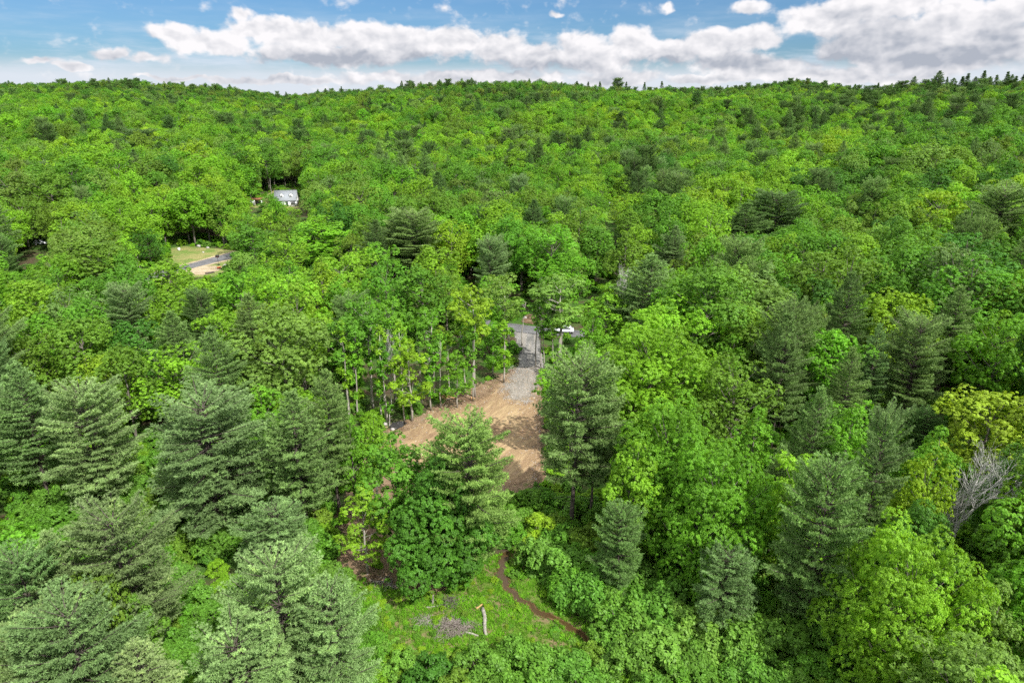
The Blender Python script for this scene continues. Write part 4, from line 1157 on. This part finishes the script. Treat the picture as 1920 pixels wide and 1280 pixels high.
for a in INDIV:
    if a['label']: continue
    lm = min(LM, key=lambda l: math.hypot(l[1] - a['px'], l[2] - a['py']))
    dxp, dyp = a['px'] - lm[1], a['py'] - lm[2]
    o8 = int(round(math.atan2(dyp, dxp) / (pi / 4))) % 8
    rel = ['right of', 'below right of', 'below', 'below left of', 'left of', 'above left of', 'above', 'above right of'][o8]
    sky_ = a['py'] < 185 and a['man']
    if sky_: rel = 'on the skyline, ' + ('left of' if dxp < 0 else 'right of'); lm = ('the skyline dip', 530, 178); dxp = a['px'] - 530; rel = 'on the skyline, ' + ('left of' if dxp < 0 else 'right of')
    cells.setdefault((word(a), NOUN[a['kind']], rel, lm[0]), []).append((abs(dxp) if sky_ else math.hypot(dxp, dyp), id(a), a))
for (w, nn, rel, lm), lst in cells.items():
    lst.sort(key=lambda q: q[:2])
    for k, (_, _, a) in enumerate(lst):
        if len(lst) == 1: a['label'] = f"lone {w} {nn} {rel} {lm}"
        else: a['label'] = f"{ORD[min(k, len(ORD) - 1)]} {w} {nn} {rel} {lm}"

def instantiate(a):
    pr = PROT[a['p'][0]][a['p'][1]]
    t = empty(a['kind'], (a['x'], a['y'], a['z']), a['rot'])
    t.scale = (a['sr'], a['sr'], a['s'])
    set_tags(t, a['label'], CATG[a['kind']], GRP[a['kind']])
    tr = link('stems' if a['kind'] == 'shrub' else 'trunk', pr['trunk'], t)
    if pr['crown'] is not None:
        c = link('foliage' if a['kind'] == 'shrub' else 'crown', pr['crown'], t)
        c['tint'] = [float(v) for v in a['tint']]
        if 'carrier' not in pr: pr['carrier'] = (c, tr)
    return t
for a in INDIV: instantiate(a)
print('individuals', len(INDIV), 'rest', len(REST), {k: sum(1 for a in INDIV if a['kind'] == k) for k in by})

# ------------------------------------------------------------------ woods as one object each: a point per tree, trees placed on the points
def woods(name, label, cat, items, protos, parts=('crown', 'trunk')):
    """protos: list of (pset, i); items carry p, x, y, z, sr, s, rot, tint"""
    protos = [p for p in protos if 'carrier' in PROT[p[0]][p[1]]]
    idx = {p: j for j, p in enumerate(protos)}
    items = [a for a in items]
    n = len(items)
    if not n: return
    me = bpy.data.meshes.new(name)
    me.vertices.add(n)
    me.vertices.foreach_set('co', np.array([(a['x'], a['y'], a['z']) for a in items], np.float32).ravel())
    def at_(nm, typ, dat, key='value'):
        q = me.attributes.new(nm, typ, 'POINT'); q.data.foreach_set(key, np.asarray(dat).ravel())
    at_('pick', 'INT', np.array([idx.get(a['p'], j % len(protos)) for j, a in enumerate(items)], np.int32))
    at_('rz', 'FLOAT', np.array([a['rot'] for a in items], np.float32))
    at_('sc', 'FLOAT_VECTOR', np.array([(a['sr'], a['sr'], a['s']) for a in items], np.float32), 'vector')
    at_('tint', 'FLOAT_COLOR', np.array([(*a['tint'], 1) for a in items], np.float32), 'color')
    o = link(name, me)
    ng = bpy.data.node_groups.new(name, 'GeometryNodeTree')
    ng.interface.new_socket('Geometry', in_out='INPUT', socket_type='NodeSocketGeometry')
    ng.interface.new_socket('Geometry', in_out='OUTPUT', socket_type='NodeSocketGeometry')
    N = ng.nodes; L = ng.links
    gi = N.new('NodeGroupInput'); go = N.new('NodeGroupOutput')
    g2i = N.new('GeometryNodeGeometryToInstance')
    # multi-input sockets prepend: link in reverse order
    for p in reversed(protos):
        jn = N.new('GeometryNodeJoinGeometry')
        cr, tr = PROT[p[0]][p[1]]['carrier']
        for ob in (cr, tr):
            oi = N.new('GeometryNodeObjectInfo'); oi.transform_space = 'ORIGINAL'; oi.inputs['Object'].default_value = ob
            oi.inputs['As Instance'].default_value = False
            L.new(oi.outputs['Geometry'], jn.inputs[0])
        L.new(jn.outputs[0], g2i.inputs[0])
    iop = N.new('GeometryNodeInstanceOnPoints')
    L.new(gi.outputs[0], iop.inputs['Points']); L.new(g2i.outputs[0], iop.inputs['Instance'])
    iop.inputs['Pick Instance'].default_value = True
    def na(nm, typ):
        q = N.new('GeometryNodeInputNamedAttribute'); q.data_type = typ; q.inputs['Name'].default_value = nm
        return [s for s in q.outputs if s.enabled and s.name == 'Attribute'][0]
    L.new(na('pick', 'INT'), iop.inputs['Instance Index'])
    cx = N.new('ShaderNodeCombineXYZ'); L.new(na('rz', 'FLOAT'), cx.inputs[2])
    er = N.new('FunctionNodeEulerToRotation'); L.new(cx.outputs[0], er.inputs[0]); L.new(er.outputs[0], iop.inputs['Rotation'])
    L.new(na('sc', 'FLOAT_VECTOR'), iop.inputs['Scale'])
    L.new(iop.outputs[0], go.inputs[0])
    md = o.modifiers.new('plants', 'NODES'); md.node_group = ng
    set_tags(o, label, cat, None, 'stuff')
    return o
bl = [a for a in REST if a['kind'] in ('broadleaf_tree', 'slender_tree')]
cf = [a for a in REST if a['kind'] in ('pine_tree', 'spruce_tree')]
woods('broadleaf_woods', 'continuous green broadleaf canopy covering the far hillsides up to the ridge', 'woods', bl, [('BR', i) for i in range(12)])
woods('conifer_woods', 'dark conifers scattered through the far hillsides and along the ridge', 'conifers', cf, [('PI', i) for i in range(5)] + [('SP', i) for i in range(2)])

# low growth under the trees and along the openings
und = []
HXY = at(534, 388)
for (x, y) in [(random.uniform(-150, 150), random.uniform(-10, 235)) for _ in range(15000)] + [(h_[0] + random.gauss(0, 13), h_[1] + random.gauss(0, 13)) for h_ in (at(535, 370), at(370, 470), at(1145, 395), at(350, 464), at(535, 360)) for _ in range(260)]:
    if abs(x) > y * .9 + 40 or (HXY[0] - 8 < x < HXY[0] + 8 and HXY[1] - 6 < y < HXY[1] + 10): continue
    und.append((x, y))
und = np.array(und)
ok = np.ones(len(und), bool)
for P_, mg in ((W_DIRT, .6), (W_GRAV, .3), (W_APRON, .5), (W_ROADC, .4), (W_LROAD, 1), (W_LVERGE, .5), (W_LSAND, 1.2), (W_LGRASS, .5), (W_LAWN, 1), (W_FAR, .5), (W_POND, .4), (W_MEAD, .5), (W_RUST, .5), (wpoly([(680,770),(760,768),(880,728),(930,690),(930,650),(800,640),(680,650)]), -.6)):
    ok &= inside_dist(und[:, 0], und[:, 1], P_) < -mg
ib = inside_dist(und[:, 0], und[:, 1], W_BROWN)
ok &= (ib < .5) | (rng.random(len(und)) < .10) | ((und[:, 0] < -11) & (und[:, 1] < 84) & (rng.random(len(und)) < .45))
ok &= np.min(np.hypot(und[:, None, 0] - sc_[None, :, 0], und[:, None, 1] - sc_[None, :, 1]), axis=1) > 1.3
dens = np.clip(1.2 - und[:, 1] / 260, .2, 1); ok &= rng.random(len(und)) < dens
und = und[ok]
ui = []
bankd = inside_dist(und[:, 0], und[:, 1], W_BANK)
for (x, y), b_, bb in zip(und, ib[ok], bankd):
    s = random.uniform(.22, .62) * (1 if b_ < -1 else .45)
    if bb > -.5: s = random.uniform(.12, .24)
    tn = random.choice(['shrub', 'vivid', 'mid', 'lime', 'shrubp', 'lime'])
    px, py, dep = proj(x, y, 1.0); e = (np.hypot(GA[:, 0] - px, GA[:, 1] - py) < 2.3 * s / dep * F_PX + 3) & (y < GA[:, 3])
    if e.any(): s *= .35
    ui.append(dict(p=('SH', random.randrange(3)), x=x, y=y, z=gz(x, y) - .05, rot=random.random() * 6.28, s=s, sr=s * random.uniform(1, 1.5), tint=jit(tn)))
herbs = []
for _ in range(900):
    x = random.uniform(min(p[0] for p in W_MEAD), max(p[0] for p in W_MEAD)); y = random.uniform(min(p[1] for p in W_MEAD), max(p[1] for p in W_MEAD))
    din = inside_dist(np.array([x]), np.array([y]), W_MEAD)[0]
    if din < .1 or random.random() > (.75 if din < 1.5 else .22): continue
    if np.min(np.hypot(x - sc_[:, 0], y - sc_[:, 1])) < .8: continue
    s_h = random.uniform(.07, .17)
    herbs.append(dict(p=('SH', random.randrange(3)), x=x, y=y, z=gz(x, y), rot=random.random() * 6.28, s=s_h, sr=s_h * random.uniform(.9, 1.6), tint=jit(random.choice(['yellow', 'lime', 'shrubp', 'mid', 'olive', 'yellow']))))
woods('meadow_herbs', 'low leafy weeds and ferns scattered in the meadow grass', 'weeds', herbs, [('SH', i) for i in range(3)])
woods('undergrowth', 'low leafy undergrowth below the trees and along the edges of the openings', 'undergrowth', ui, [('SH', i) for i in range(3)])

# ------------------------------------------------------------------ grass of the meadow and the stream bank
def grass_mesh(polys, dens, name, label):
    Cs = []; vs = []; tint = []
    for P_, dn in polys:
        P_ = np.array(P_); x0, y0 = P_.min(0); x1, y1 = P_.max(0)
        n = int((x1 - x0) * (y1 - y0) * dn)
        x = rng.uniform(x0 - .5, x1 + .5, n); y = rng.uniform(y0 - .5, y1 + .5, n)
        d = inside_dist(x, y, P_)
        k = (d > -0.5) & (np.min(np.hypot(x[:, None] - sc_[None, :, 0], y[:, None] - sc_[None, :, 1]), axis=1) > .42)
        f = np.sin(x * .9 + np.sin(y * .7) * 2) * np.cos(y * 1.1 + x * .4)
        k &= (f > -.45) | (rng.random(n) < .35)
        Cs.append(np.stack([x[k], y[k]], 1)); vs.append(np.clip(.45 + .3 * f[k] + .25 * rng.standard_normal(k.sum()), 0, 1))
    C = np.concatenate(Cs); v = np.concatenate(vs); n = len(C); nb = 6
    base = np.c_[C, ground_mesh_z(C[:, 0], C[:, 1])][:, None, :] + rng.uniform(-.10, .10, (n, nb, 3)) * np.array([1, 1, 0])
    D = unit(rng.standard_normal((n, nb, 3)) * np.array([.55, .55, .1]) + np.array([0, 0, 1.]))
    S = unit(np.cross(D, rng.standard_normal((n, nb, 3)))) * .028
    L = rng.uniform(.16, .48, (n, nb, 1)) * (0.6 + .7 * v[:, None, None])
    V = np.stack([base - S, base + S, base + D * L], 2).reshape(-1, 3)
    me = mesh_np(name, V, [np.arange(len(V)).reshape(-1, 3)], M_GRASS, np.repeat(np.clip(v[:, None] + .15 * rng.standard_normal((n, nb)), 0, 1).ravel(), 1))
    o = set_tags(link(name, me), label, 'grass', None, 'stuff'); o['tint'] = [.16, .38, .025]
    return o
grass_mesh([(W_MEAD, 42), (W_BANK, 30)], 1, 'meadow_grass', 'bright green grass of the meadow by the stream')

def mats(**kw): return {k: simple(k, *v[:1], **v[1]) for k, v in kw.items()}
M_WHITE = simple('white_siding', (.78, .79, .80), .6, .3, 0, .05, 2.0)
M_ROOF = simple('grey_shingles', (.24, .26, .28), .9, .2, 0, .18, 4.0)
M_GLASS = simple('dark_glass', (.03, .035, .04), .12, .6, 0, .05)
M_SHUT = simple('dark_shutter', (.04, .045, .05), .6)
M_TAN = simple('tan_wood', (.42, .30, .17), .8)
M_BLACK = simple('black_paint', (.02, .02, .022), .5)
M_RUB = simple('rubber', (.02, .02, .02), .9)
M_CARW = simple('white_paint', (.55, .57, .60), .25, .6, 0, .02)
M_STEEL = simple('steel', (.35, .35, .36), .35, .5, .8, .1)
M_LAMP = simple('lamp_glass', (.7, .7, .7), .15, .6, 0, .02)
M_RED = simple('red_plastic', (.42, .05, .03), .5)
M_ORANGE = simple('orange_cover', (.75, .16, .04), .6)
M_ROCK = simple('grey_rock', (.33, .31, .29), .9, .2, 0, .35, 3.0, .6)
M_CUT = simple('cut_wood', (.50, .30, .14), .85, .2, 0, .3, 6.0)
M_WRED = simple('red_siding', (.22, .09, .05), .8)

# ------------------------------------------------------------------ the white house up the hill
hx, hy = at(534, 388); hz = gz(hx, hy)
hx, hy = hx, hy + 3.5
house = set_tags(empty('white_house', (hx, hy, hz), radians(8)), 'white house with grey roof and two dormers among the trees up the hill', 'house')
Wd, Dp, Hw, Hr = 9.6, 7.2, 2.9, 3.9
mb = MB(); mb.box((0, 0, Hw / 2 - .25), (Wd, Dp, Hw + .5))
mb.add([[-Wd/2, -Dp/2, Hw], [-Wd/2, Dp/2, Hw], [-Wd/2, 0, Hw + Hr - .12], [Wd/2, -Dp/2, Hw], [Wd/2, Dp/2, Hw], [Wd/2, 0, Hw + Hr - .12]], [], [[0, 2, 1], [3, 4, 5]])
wall = mb.build('wall', M_WHITE, house)
mb = MB(); ex, ey, th = .25, .35, .16
def slab(sgn):
    a = np.array([0, 0, Hw + Hr]); run = Dp / 2 + ey; dz_ = Hr * run / (Dp / 2)
    V = []
    for X in (-Wd/2 - ex, Wd/2 + ex):
        V += [[X, 0, Hw + Hr], [X, sgn * run, Hw + Hr - dz_], [X, sgn * run, Hw + Hr - dz_ + th], [X, 0, Hw + Hr + th]]
    mb.add(V, [[0, 1, 2, 3], [4, 7, 6, 5], [0, 4, 5, 1], [3, 2, 6, 7], [1, 5, 6, 2], [0, 3, 7, 4]])
slab(-1); slab(1)
mb.build('roof', M_ROOF, house)
def window(par, x, y, z, w, h, shut=True):
    m = MB(); 
    for sx in (-1, 1): m.box((x + sx * (w / 2 + .04), y, z), (.08, .08, h + .16))
    for sz in (-1, 1): m.box((x, y, z + sz * (h / 2 + .04)), (w, .08, .08))
    m.box((x, y - .005, z), (w, .05, .05)); m.box((x, y - .003, z + .0), (.05, .05, h))
    f = m.build('window', M_WHITE, par)
    g = MB(); g.box((x, y + .005, z), (w, .03, h)); g.build('pane', M_GLASS, f)
    if shut:
        for sx in (-1, 1):
            s_ = MB(); s_.box((x + sx * (w / 2 + .30), y - .01, z), (.40, .05, h + .1)); s_.build('shutter', M_SHUT, f)
for wx in (-3.4, 3.3): window(house, wx, -Dp/2 - .03, 1.65, .95, 1.25)
m_ = MB(); m_.box((.75, -Dp/2 - .03, 1.05), (.95, .08, 2.1)); dr = m_.build('door', M_SHUT, house)
m_ = MB(); m_.box((1.1, -Dp/2 - .10, 1.05), (.08, .06, .12)); m_.build('handle', M_STEEL, dr)
for wx in (-1.5, 2.6):
    yf = -Dp/2 + .9; zb = Hw + Hr * .9 / (Dp / 2); dw, dh, pk = 1.35, 1.55, .55
    m_ = MB(); m_.box((wx, yf + .9, zb + dh / 2), (dw, 1.8, dh))
    m_.add([[wx - dw/2, yf, zb + dh], [wx + dw/2, yf, zb + dh], [wx, yf, zb + dh + pk]], [], [[0, 1, 2]])
    dm = m_.build('dormer', M_WHITE, house)
    window(dm, wx, yf - .03, zb + .75, .55, .95, False)
    m_ = MB()
    for sg in (-1, 1):
        V = []
        for Yv in (yf - .12, yf + 2.2):
            V += [[wx, Yv, zb + dh + pk + .02], [wx + sg * (dw/2 + .12), Yv, zb + dh - .08], [wx + sg * (dw/2 + .12), Yv, zb + dh + .02], [wx, Yv, zb + dh + pk + .12]]
        m_.add(V, [[0, 1, 2, 3], [4, 7, 6, 5], [0, 4, 5, 1], [3, 2, 6, 7], [1, 5, 6, 2]])
    m_.build('dormer_roof', M_ROOF, dm)
for wx, wz in ((-3.6, 4.2), (1.6, 4.7)):   # small roof vents
    m_ = MB(); yv = -(1 - (wz - Hw) / Hr) * Dp / 2; m_.box((wx, yv - .05, wz + .22), (.22, .22, .4)); m_.build('roof_vent', M_SHUT, house)

gx, gy = at(478, 385); g0 = gz(gx, gy)
garage = set_tags(empty('garage', (gx, gy + 2.5, g0), radians(14)), 'small white outbuilding with a dark open front left of the white house', 'garage')
m_ = MB(); m_.box((-1.5, 0, 1.15), (2.0, 4.4, 2.5)); m_.box((2.3, 0, 1.15), (.35, 4.4, 2.5)); m_.box((.8, 2.1, 1.15), (2.6, .2, 2.5)); m_.build('wall', M_WHITE, garage)
m_ = MB(); m_.box((.9, -2.1, 2.25), (2.5, .18, .3)); m_.build('beam', M_TAN, garage)
m_ = MB(); m_.box((.1, 0, 2.62), (5.4, 5.0, .22), 0, .96); m_.build('roof', M_WRED, garage)

ox, oy = at(558, 383)
m_ = MB()
for j in range(10):
    a = j / 10 * 6.28
ang = np.linspace(0, 2 * pi, 13)[:-1]; rings = []
for (r, z) in ((.62, -.05), (.66, .35), (.60, .8), (.42, 1.2), (.12, 1.42)):
    rings.append(np.stack([np.cos(ang) * r * (1 + .12 * np.sin(ang * 3 + z * 4)), np.sin(ang) * r * .8, np.full(12, z)], 1))
V = np.concatenate(rings + [[[0, 0, 1.45]]]); Q = [[r * 12 + i, r * 12 + (i + 1) % 12, (r + 1) * 12 + (i + 1) % 12, (r + 1) * 12 + i] for r in range(4) for i in range(12)]
m_.add(V, Q, [[48 + i, 48 + (i + 1) % 12, 60] for i in range(12)])
o = m_.build('covered_heap', M_ORANGE, None, True); o.location = (ox, oy, gz(ox, oy)); set_tags(o, 'small bright orange covered heap at the right end of the white house', 'heap')

def post_tree(px, py, top, lab, r=.14):
    x, y = at(px, py); h = CAM_H + ((-sp_ + (640 - top) / F_PX * cp_) / (cp_ + (640 - top) / F_PX * sp_)) * y - gz(x, y)
    m_ = MB(); zs = np.linspace(-.3, h, 7)
    m_.tube([[.12 * sin(z * .8), .1 * cos(z * .6), z] for z in zs], np.linspace(r, r * .35, 7), 6)
    for k in range(4):
        z = h * random.uniform(.4, .95); a = random.random() * 6.28; m_.tube([[.1, .1, z], [.1 + cos(a) * .5, .1 + sin(a) * .5, z + .25]], [.03, .01], 3)
    o = m_.build('bare_trunk', M_DEAD, None, True); o.location = (x, y, gz(x, y)); set_tags(o, lab, 'tree trunk')
post_tree(510, 372, 334, 'pale bare trunk standing at the left corner of the white house', .2)
post_tree(258, 505, 482, 'pale straight bare trunk left of the road at the left', .16)
post_tree(262, 505, 480, 'slightly crooked thin pale trunk next to the straight one left of the road', .12)
post_tree(730, 798, 777, 'pale broken trunk stub standing by the puddle', .18)
post_tree(811, 1133, 1116, 'short weathered snag above the brush pile', .17)

# ------------------------------------------------------------------ vehicles
def car(px, py, rz, lab, L=4.5, Wc=1.82):
    x, y = at(px, py); e = set_tags(empty('parked_car', (x, y, gz(x, y) + .1), rz), lab, 'car', 'cars parked in the woods')
    prof = [(-L/2, .35), (-L/2, .85), (-L/2 + .12, .98), (-L/2 + .55, 1.02), (L/2 - 1.15, .98), (L/2 - .2, .82), (L/2, .68), (L/2, .32)]
    def extr(p, w0, w1=None):
        w1 = w1 or w0; n = len(p); m_ = MB()
        V = [[a, -w0/2, b] for a, b in p] + [[a, w0/2, b] for a, b in p]
        T_ = [[0, i, i + 1] for i in range(1, n - 1)]; T2 = [[n, n + i + 1, n + i] for i in range(1, n - 1)]
        m_.add(V, [[i, n + i, n + (i + 1) % n, (i + 1) % n] for i in range(n)], T_ + T2); return m_
    extr(prof, Wc).build('body', M_CARW, e)
    cab = extr([(-L/2 + .35, 1.0), (-L/2 + .75, 1.45), (-L/2 + 1.2, 1.55), (L/2 - 2.2, 1.55), (L/2 - 1.35, .97)], Wc - .22)
    rf = cab.build('roof', M_CARW, e)
    m_ = MB()
    for sy in (-1, 1):
        m_.add([[-L/2 + .75, sy * (Wc/2 - .105), 1.03], [L/2 - 1.65, sy * (Wc/2 - .105), 1.03], [L/2 - 2.15, sy * (Wc/2 - .105), 1.45], [-L/2 + .95, sy * (Wc/2 - .105), 1.42]], [[0, 1, 2, 3]])
    m_.build('side_window', M_GLASS, e)
    m_ = MB(); yv = Wc/2 - .2
    m_.add([[L/2 - 1.40, -yv, 1.03], [L/2 - 1.40, yv, 1.03], [L/2 - 2.12, yv - .05, 1.52], [L/2 - 2.12, -yv + .05, 1.52]], [[0, 1, 2, 3]]); m_.build('windscreen', M_GLASS, e)
    for sx in (-1, 1):
        for sy in (-1, 1):
            cx_, cy_ = sx * L * .31, sy * (Wc/2 - .08); m_ = MB(); m_.tube([[cx_, cy_ - .11, .33], [cx_, cy_ + .11, .33]], .33, 14); w_ = m_.build('wheel', M_RUB, e)
            m_ = MB(); m_.tube([[cx_, cy_ + sy * .09, .33], [cx_, cy_ + sy * .125, .33]], .19, 10); m_.build('rim', M_STEEL, w_)
    for sy in (-1, 1):
        m_ = MB(); m_.box((L/2 - .02, sy * (Wc/2 - .28), .70), (.08, .36, .14)); m_.build('headlight', M_LAMP, e)
    return e
car(1057, 624, radians(176), 'white car parked at the end of the paved road, half hidden by trees')
car(1140, 387, radians(185), 'white car parked above the small lawn, mostly behind foliage')
car(78, 459, radians(10), 'white vehicle glimpsed between trees at the far left')

# ------------------------------------------------------------------ things along the left road
hx_, hy_ = at(410, 498); e = set_tags(empty('basketball_hoop', (hx_, hy_, gz(hx_, hy_) + .08), radians(20)), 'dark basketball hoop on a pole beside the left road', 'basketball hoop')
m_ = MB(); m_.box((0, .3, .1), (.75, 1.1, .22), 0, .8); m_.build('base', M_BLACK, e)
m_ = MB(); m_.tube([[0, .2, .1], [0, .1, 2.2], [0, -.25, 2.75]], .055, 8); m_.build('pole', M_BLACK, e)
m_ = MB(); m_.box((0, -.38, 2.95), (1.1, .05, .75)); m_.build('backboard', M_BLACK, e)
a_ = np.linspace(0, 2 * pi, 15); m_ = MB(); m_.tube(np.stack([.23 * np.cos(a_), -.64 + .23 * np.sin(a_), np.full(15, 2.72)], 1), .015, 5, False); m_.build('hoop', M_RED, e)

def rock(px, py, r, lab, mat=None, nm='boulder', cat='boulder', sq=.7):
    x, y = at(px, py); n = 9; ph = random.random() * 6
    V = []; 
    for i in range(1, 6):
        th = pi * i / 6
        for j in range(n):
            f = 2 * pi * j / n; q = r * (1 + .18 * sin(f * 2 + ph + i) + .12 * sin(f * 3 - i * 1.7 + ph))
            V.append([q * sin(th) * cos(f), q * sin(th) * sin(f) * .85, q * cos(th) * sq])
    V += [[0, 0, r * sq * 1.02], [0, 0, -r * sq]]
    Q = [[i * n + j, (i + 1) * n + j, (i + 1) * n + (j + 1) % n, i * n + (j + 1) % n] for i in range(4) for j in range(n)]
    T_ = [[45, j, (j + 1) % n] for j in range(n)] + [[46, 36 + (j + 1) % n, 36 + j] for j in range(n)]
    m_ = MB(); m_.add(V, Q, T_); o = m_.build(nm, mat or M_ROCK, None, False)
    o.location = (x, y, gz(x, y) + r * .3); set_tags(o, lab, cat)
rock(373, 463, .75, 'larger grey boulder at the back of the dry verge, left')
rock(381, 474, .4, 'small pale boulder on the dry verge above the road')
rock(390, 466, .6, 'grey boulder right of the larger one at the back of the verge')
rock(423, 501, .9, 'pale grey boulder at the right end of the sandy driveway')
rock(722, 797, .45, 'pale grey rock left of the puddle')
rock(736, 806, .35, 'small pale rock below the puddle')
rock(985, 597, .5, 'pale rock beyond the paved road, on the left')
rock(1012, 590, .7, 'larger pale rock beyond the paved road, on the right')
rock(886, 748, .35, 'orange-cut wood block at the foot of the tall straight trunk', M_CUT, 'wood_block', 'wood block', .9)
m_ = MB(); m_.box((0, 0, .42), (.75, .6, .8), .2, .92); m_.box((0, 0, .86), (.82, .66, .08), .2)
o = m_.build('storage_box', M_WHITE); x_, y_ = at(336, 470); o.location = (x_, y_, gz(x_, y_) + .06); set_tags(o, 'small white box on the dry verge near its left end', 'box')
# red wheelbarrow
x_, y_ = at(411, 506); e = set_tags(empty('wheelbarrow', (x_, y_, gz(x_, y_) + .08), .5), 'small red wheelbarrow at the edge of the sandy driveway', 'wheelbarrow')
m_ = MB(); V = [[-.45, -.28, .42], [.4, -.24, .42], [.4, .24, .42], [-.45, .28, .42], [-.6, -.38, .72], [.62, -.34, .76], [.62, .34, .76], [-.6, .38, .72]]
m_.add(V, [[0, 3, 2, 1], [0, 1, 5, 4], [1, 2, 6, 5], [2, 3, 7, 6], [3, 0, 4, 7]]); m_.build('tray', M_RED, e)
m_ = MB(); m_.tube([[.62, -.06, .2], [.62, .06, .2]], .2, 12); m_.build('wheel', M_RUB, e)
m_ = MB()
for sy in (-.24, .24): m_.tube([[.62, sy * .4, .2], [-.3, sy, .4], [-1.1, sy * 1.2, .6]], .025, 5); m_.tube([[-.35, sy, .4], [-.42, sy, .0]], .022, 5)
m_.build('frame', M_BLACK, e)

# ------------------------------------------------------------------ logs, sticks, brush
def log(p0, p1, r, lab, mat=M_DEAD, nm='log', z0=.0):
    x0, y0 = at(*p0); x1, y1 = at(*p1); P_ = np.linspace([x0, y0, 0], [x1, y1, 0], 8)
    P_[:, 2] = ground_mesh_z(P_[:, 0], P_[:, 1]) + r * .8 + z0
    P_[1:-1, 0] += rng.uniform(-.3, .3, 6) * r * 1.6
    c = P_.mean(0); m_ = MB(); m_.tube(P_ - c, r * np.array([1.05, 1, .92, .98, .9, .85, .8, .7]), 9)
    o = m_.build(nm, mat, None, True); o.location = c; set_tags(o, lab, 'log'); return o
log((905, 1143), (912, 1195), .21, 'thick grey weathered log lying in the meadow')
log((893, 1143), (904, 1134), .10, 'short orange broken branch at the upper end of the grey log', M_CUT, 'broken_branch')
log((386, 515), (402, 512), .35, 'dark log along the lower edge of the sandy driveway', M_BARKD)
log((832, 742), (850, 748), .16, 'reddish cut log on the pile at the edge of the clearing', M_CUT)
log((838, 750), (858, 744), .12, 'grey log crossing the reddish one at the edge of the clearing')
log((700, 1093), (735, 1091), .07, 'thin pale fallen stick below the leaning pale stems')
log((873, 1187), (897, 1196), .12, 'grey stick between the brush pile and the grey log')
log((838, 1168), (862, 1176), .09, 'pale forked stick on top of the brush pile', M_DEAD, 'log', .35)
log((800, 1142), (822, 1138), .08, 'crooked stick above the yellowish herbs in the meadow')
log((948, 1181), (960, 1178), .08, 'tiny pale stick in the grass right of the grey log')
def brush(px, py, rx, ry, n, h, lab, mat=M_DEAD, Lm=1.3):
    x, y = at(px, py); m_ = MB()
    for _ in range(n):
        a = random.random() * 6.28; rr = math.sqrt(random.random()) * (1 + .35 * sin(3 * a + 1) + .25 * sin(5 * a)); cx_, cy_ = rx * rr * cos(a), ry * rr * sin(a)
        b = random.random() * 6.28; L = random.uniform(.3, 1) * Lm; z = random.uniform(0.02, h) * (1 - rr * .7)
        d = np.array([cos(b), sin(b), random.uniform(-.15, .35)]) * L / 2; c = np.array([cx_, cy_, z + .05])
        m_.tube([c - d, c + np.array([0, 0, .04]), c + d], [.022, .018, .006], 3, False)
    o = m_.build('brush_pile', mat, None); o.location = (x, y, gz(x, y)); set_tags(o, lab, 'brush pile')
brush(850, 1180, 2.0, 1.3, 520, .8, 'grey pile of dead twigs in the meadow left of the grey log', bark_material('twigs', (.16, .13, .11), (.33, .29, .26)))
brush(800, 1168, 1.3, .8, 110, .25, 'small scatter of pale twigs left of the main brush pile')
brush(845, 1130, 1.2, 1.0, 120, .5, 'tangle of dark dead stems beneath the dense deep green maple', M_BARK)
brush(842, 746, 1.6, 1.0, 110, .4, 'pile of cut branches at the edge of the dirt clearing', M_CUT)
brush(725, 1096, 2.2, 1.2, 120, .2, 'pale sticks strewn on brown soil below the leaning stems')

# ------------------------------------------------------------------ chips, stones and stalks lying on the bare ground
def debris(polys, name, label, mat, size, flat=.35):
    V = []; T_ = []
    for P_, dn in polys:
        P_ = np.array(P_); x0, y0 = P_.min(0); x1, y1 = P_.max(0); n = int((x1 - x0) * (y1 - y0) * dn)
        x = rng.uniform(x0, x1, n); y = rng.uniform(y0, y1, n); d = inside_dist(x, y, P_)
        k = (d > 0) & (rng.random(n) < np.clip(1.3 - d / 5, .12, 1))
        x, y = x[k], y[k]; n = len(x); z = ground_mesh_z(x, y) + .02
        c = np.stack([x, y, z], 1)[:, None, :]; s = (size * rng.uniform(.3, 1.3, n) ** 1.5)[:, None, None]; a = rng.uniform(0, 6.28, n); asp = rng.uniform(.25, 1, n)
        base = np.array([[-1, 0, 0], [0, -1, 0], [1, 0, 0], [0, 1, 0], [0, 0, 1.]]) * np.array([1, 1, flat])
        B = np.repeat(base[None], n, 0); B[:, :, 1] *= asp[:, None]
        Rm = np.stack([np.stack([np.cos(a), -np.sin(a)], 1), np.stack([np.sin(a), np.cos(a)], 1)], 1)
        B[:, :, :2] = np.einsum('nij,nkj->nki', Rm, B[:, :, :2]); V.append((c + B * s).reshape(-1, 3))
    V = np.concatenate(V); n = len(V) // 5; o5 = (np.arange(n) * 5)[:, None]
    T_ = np.concatenate([o5 + np.array([[i, (i + 1) % 4, 4]]) for i in range(4)])
    return set_tags(link(name, mesh_np(name, V, [T_], mat)), label, 'debris', None, 'stuff')
debris([(W_DIRT, 3.0), (W_BROWN, 5.0)], 'wood_chips', 'scattered wood chips and sticks over the clearing and its brown edges', simple('chips', (.30, .21, .13), .9, .2, 0, .5, 1.0), .13, .25)
debris([(W_DIRT, 1.2), (W_BROWN, .8), (W_GRAV, 3.0), (W_APRON, 6)], 'loose_stones', 'small loose stones on the clearing and gravel drive', M_ROCK, .09, .8)
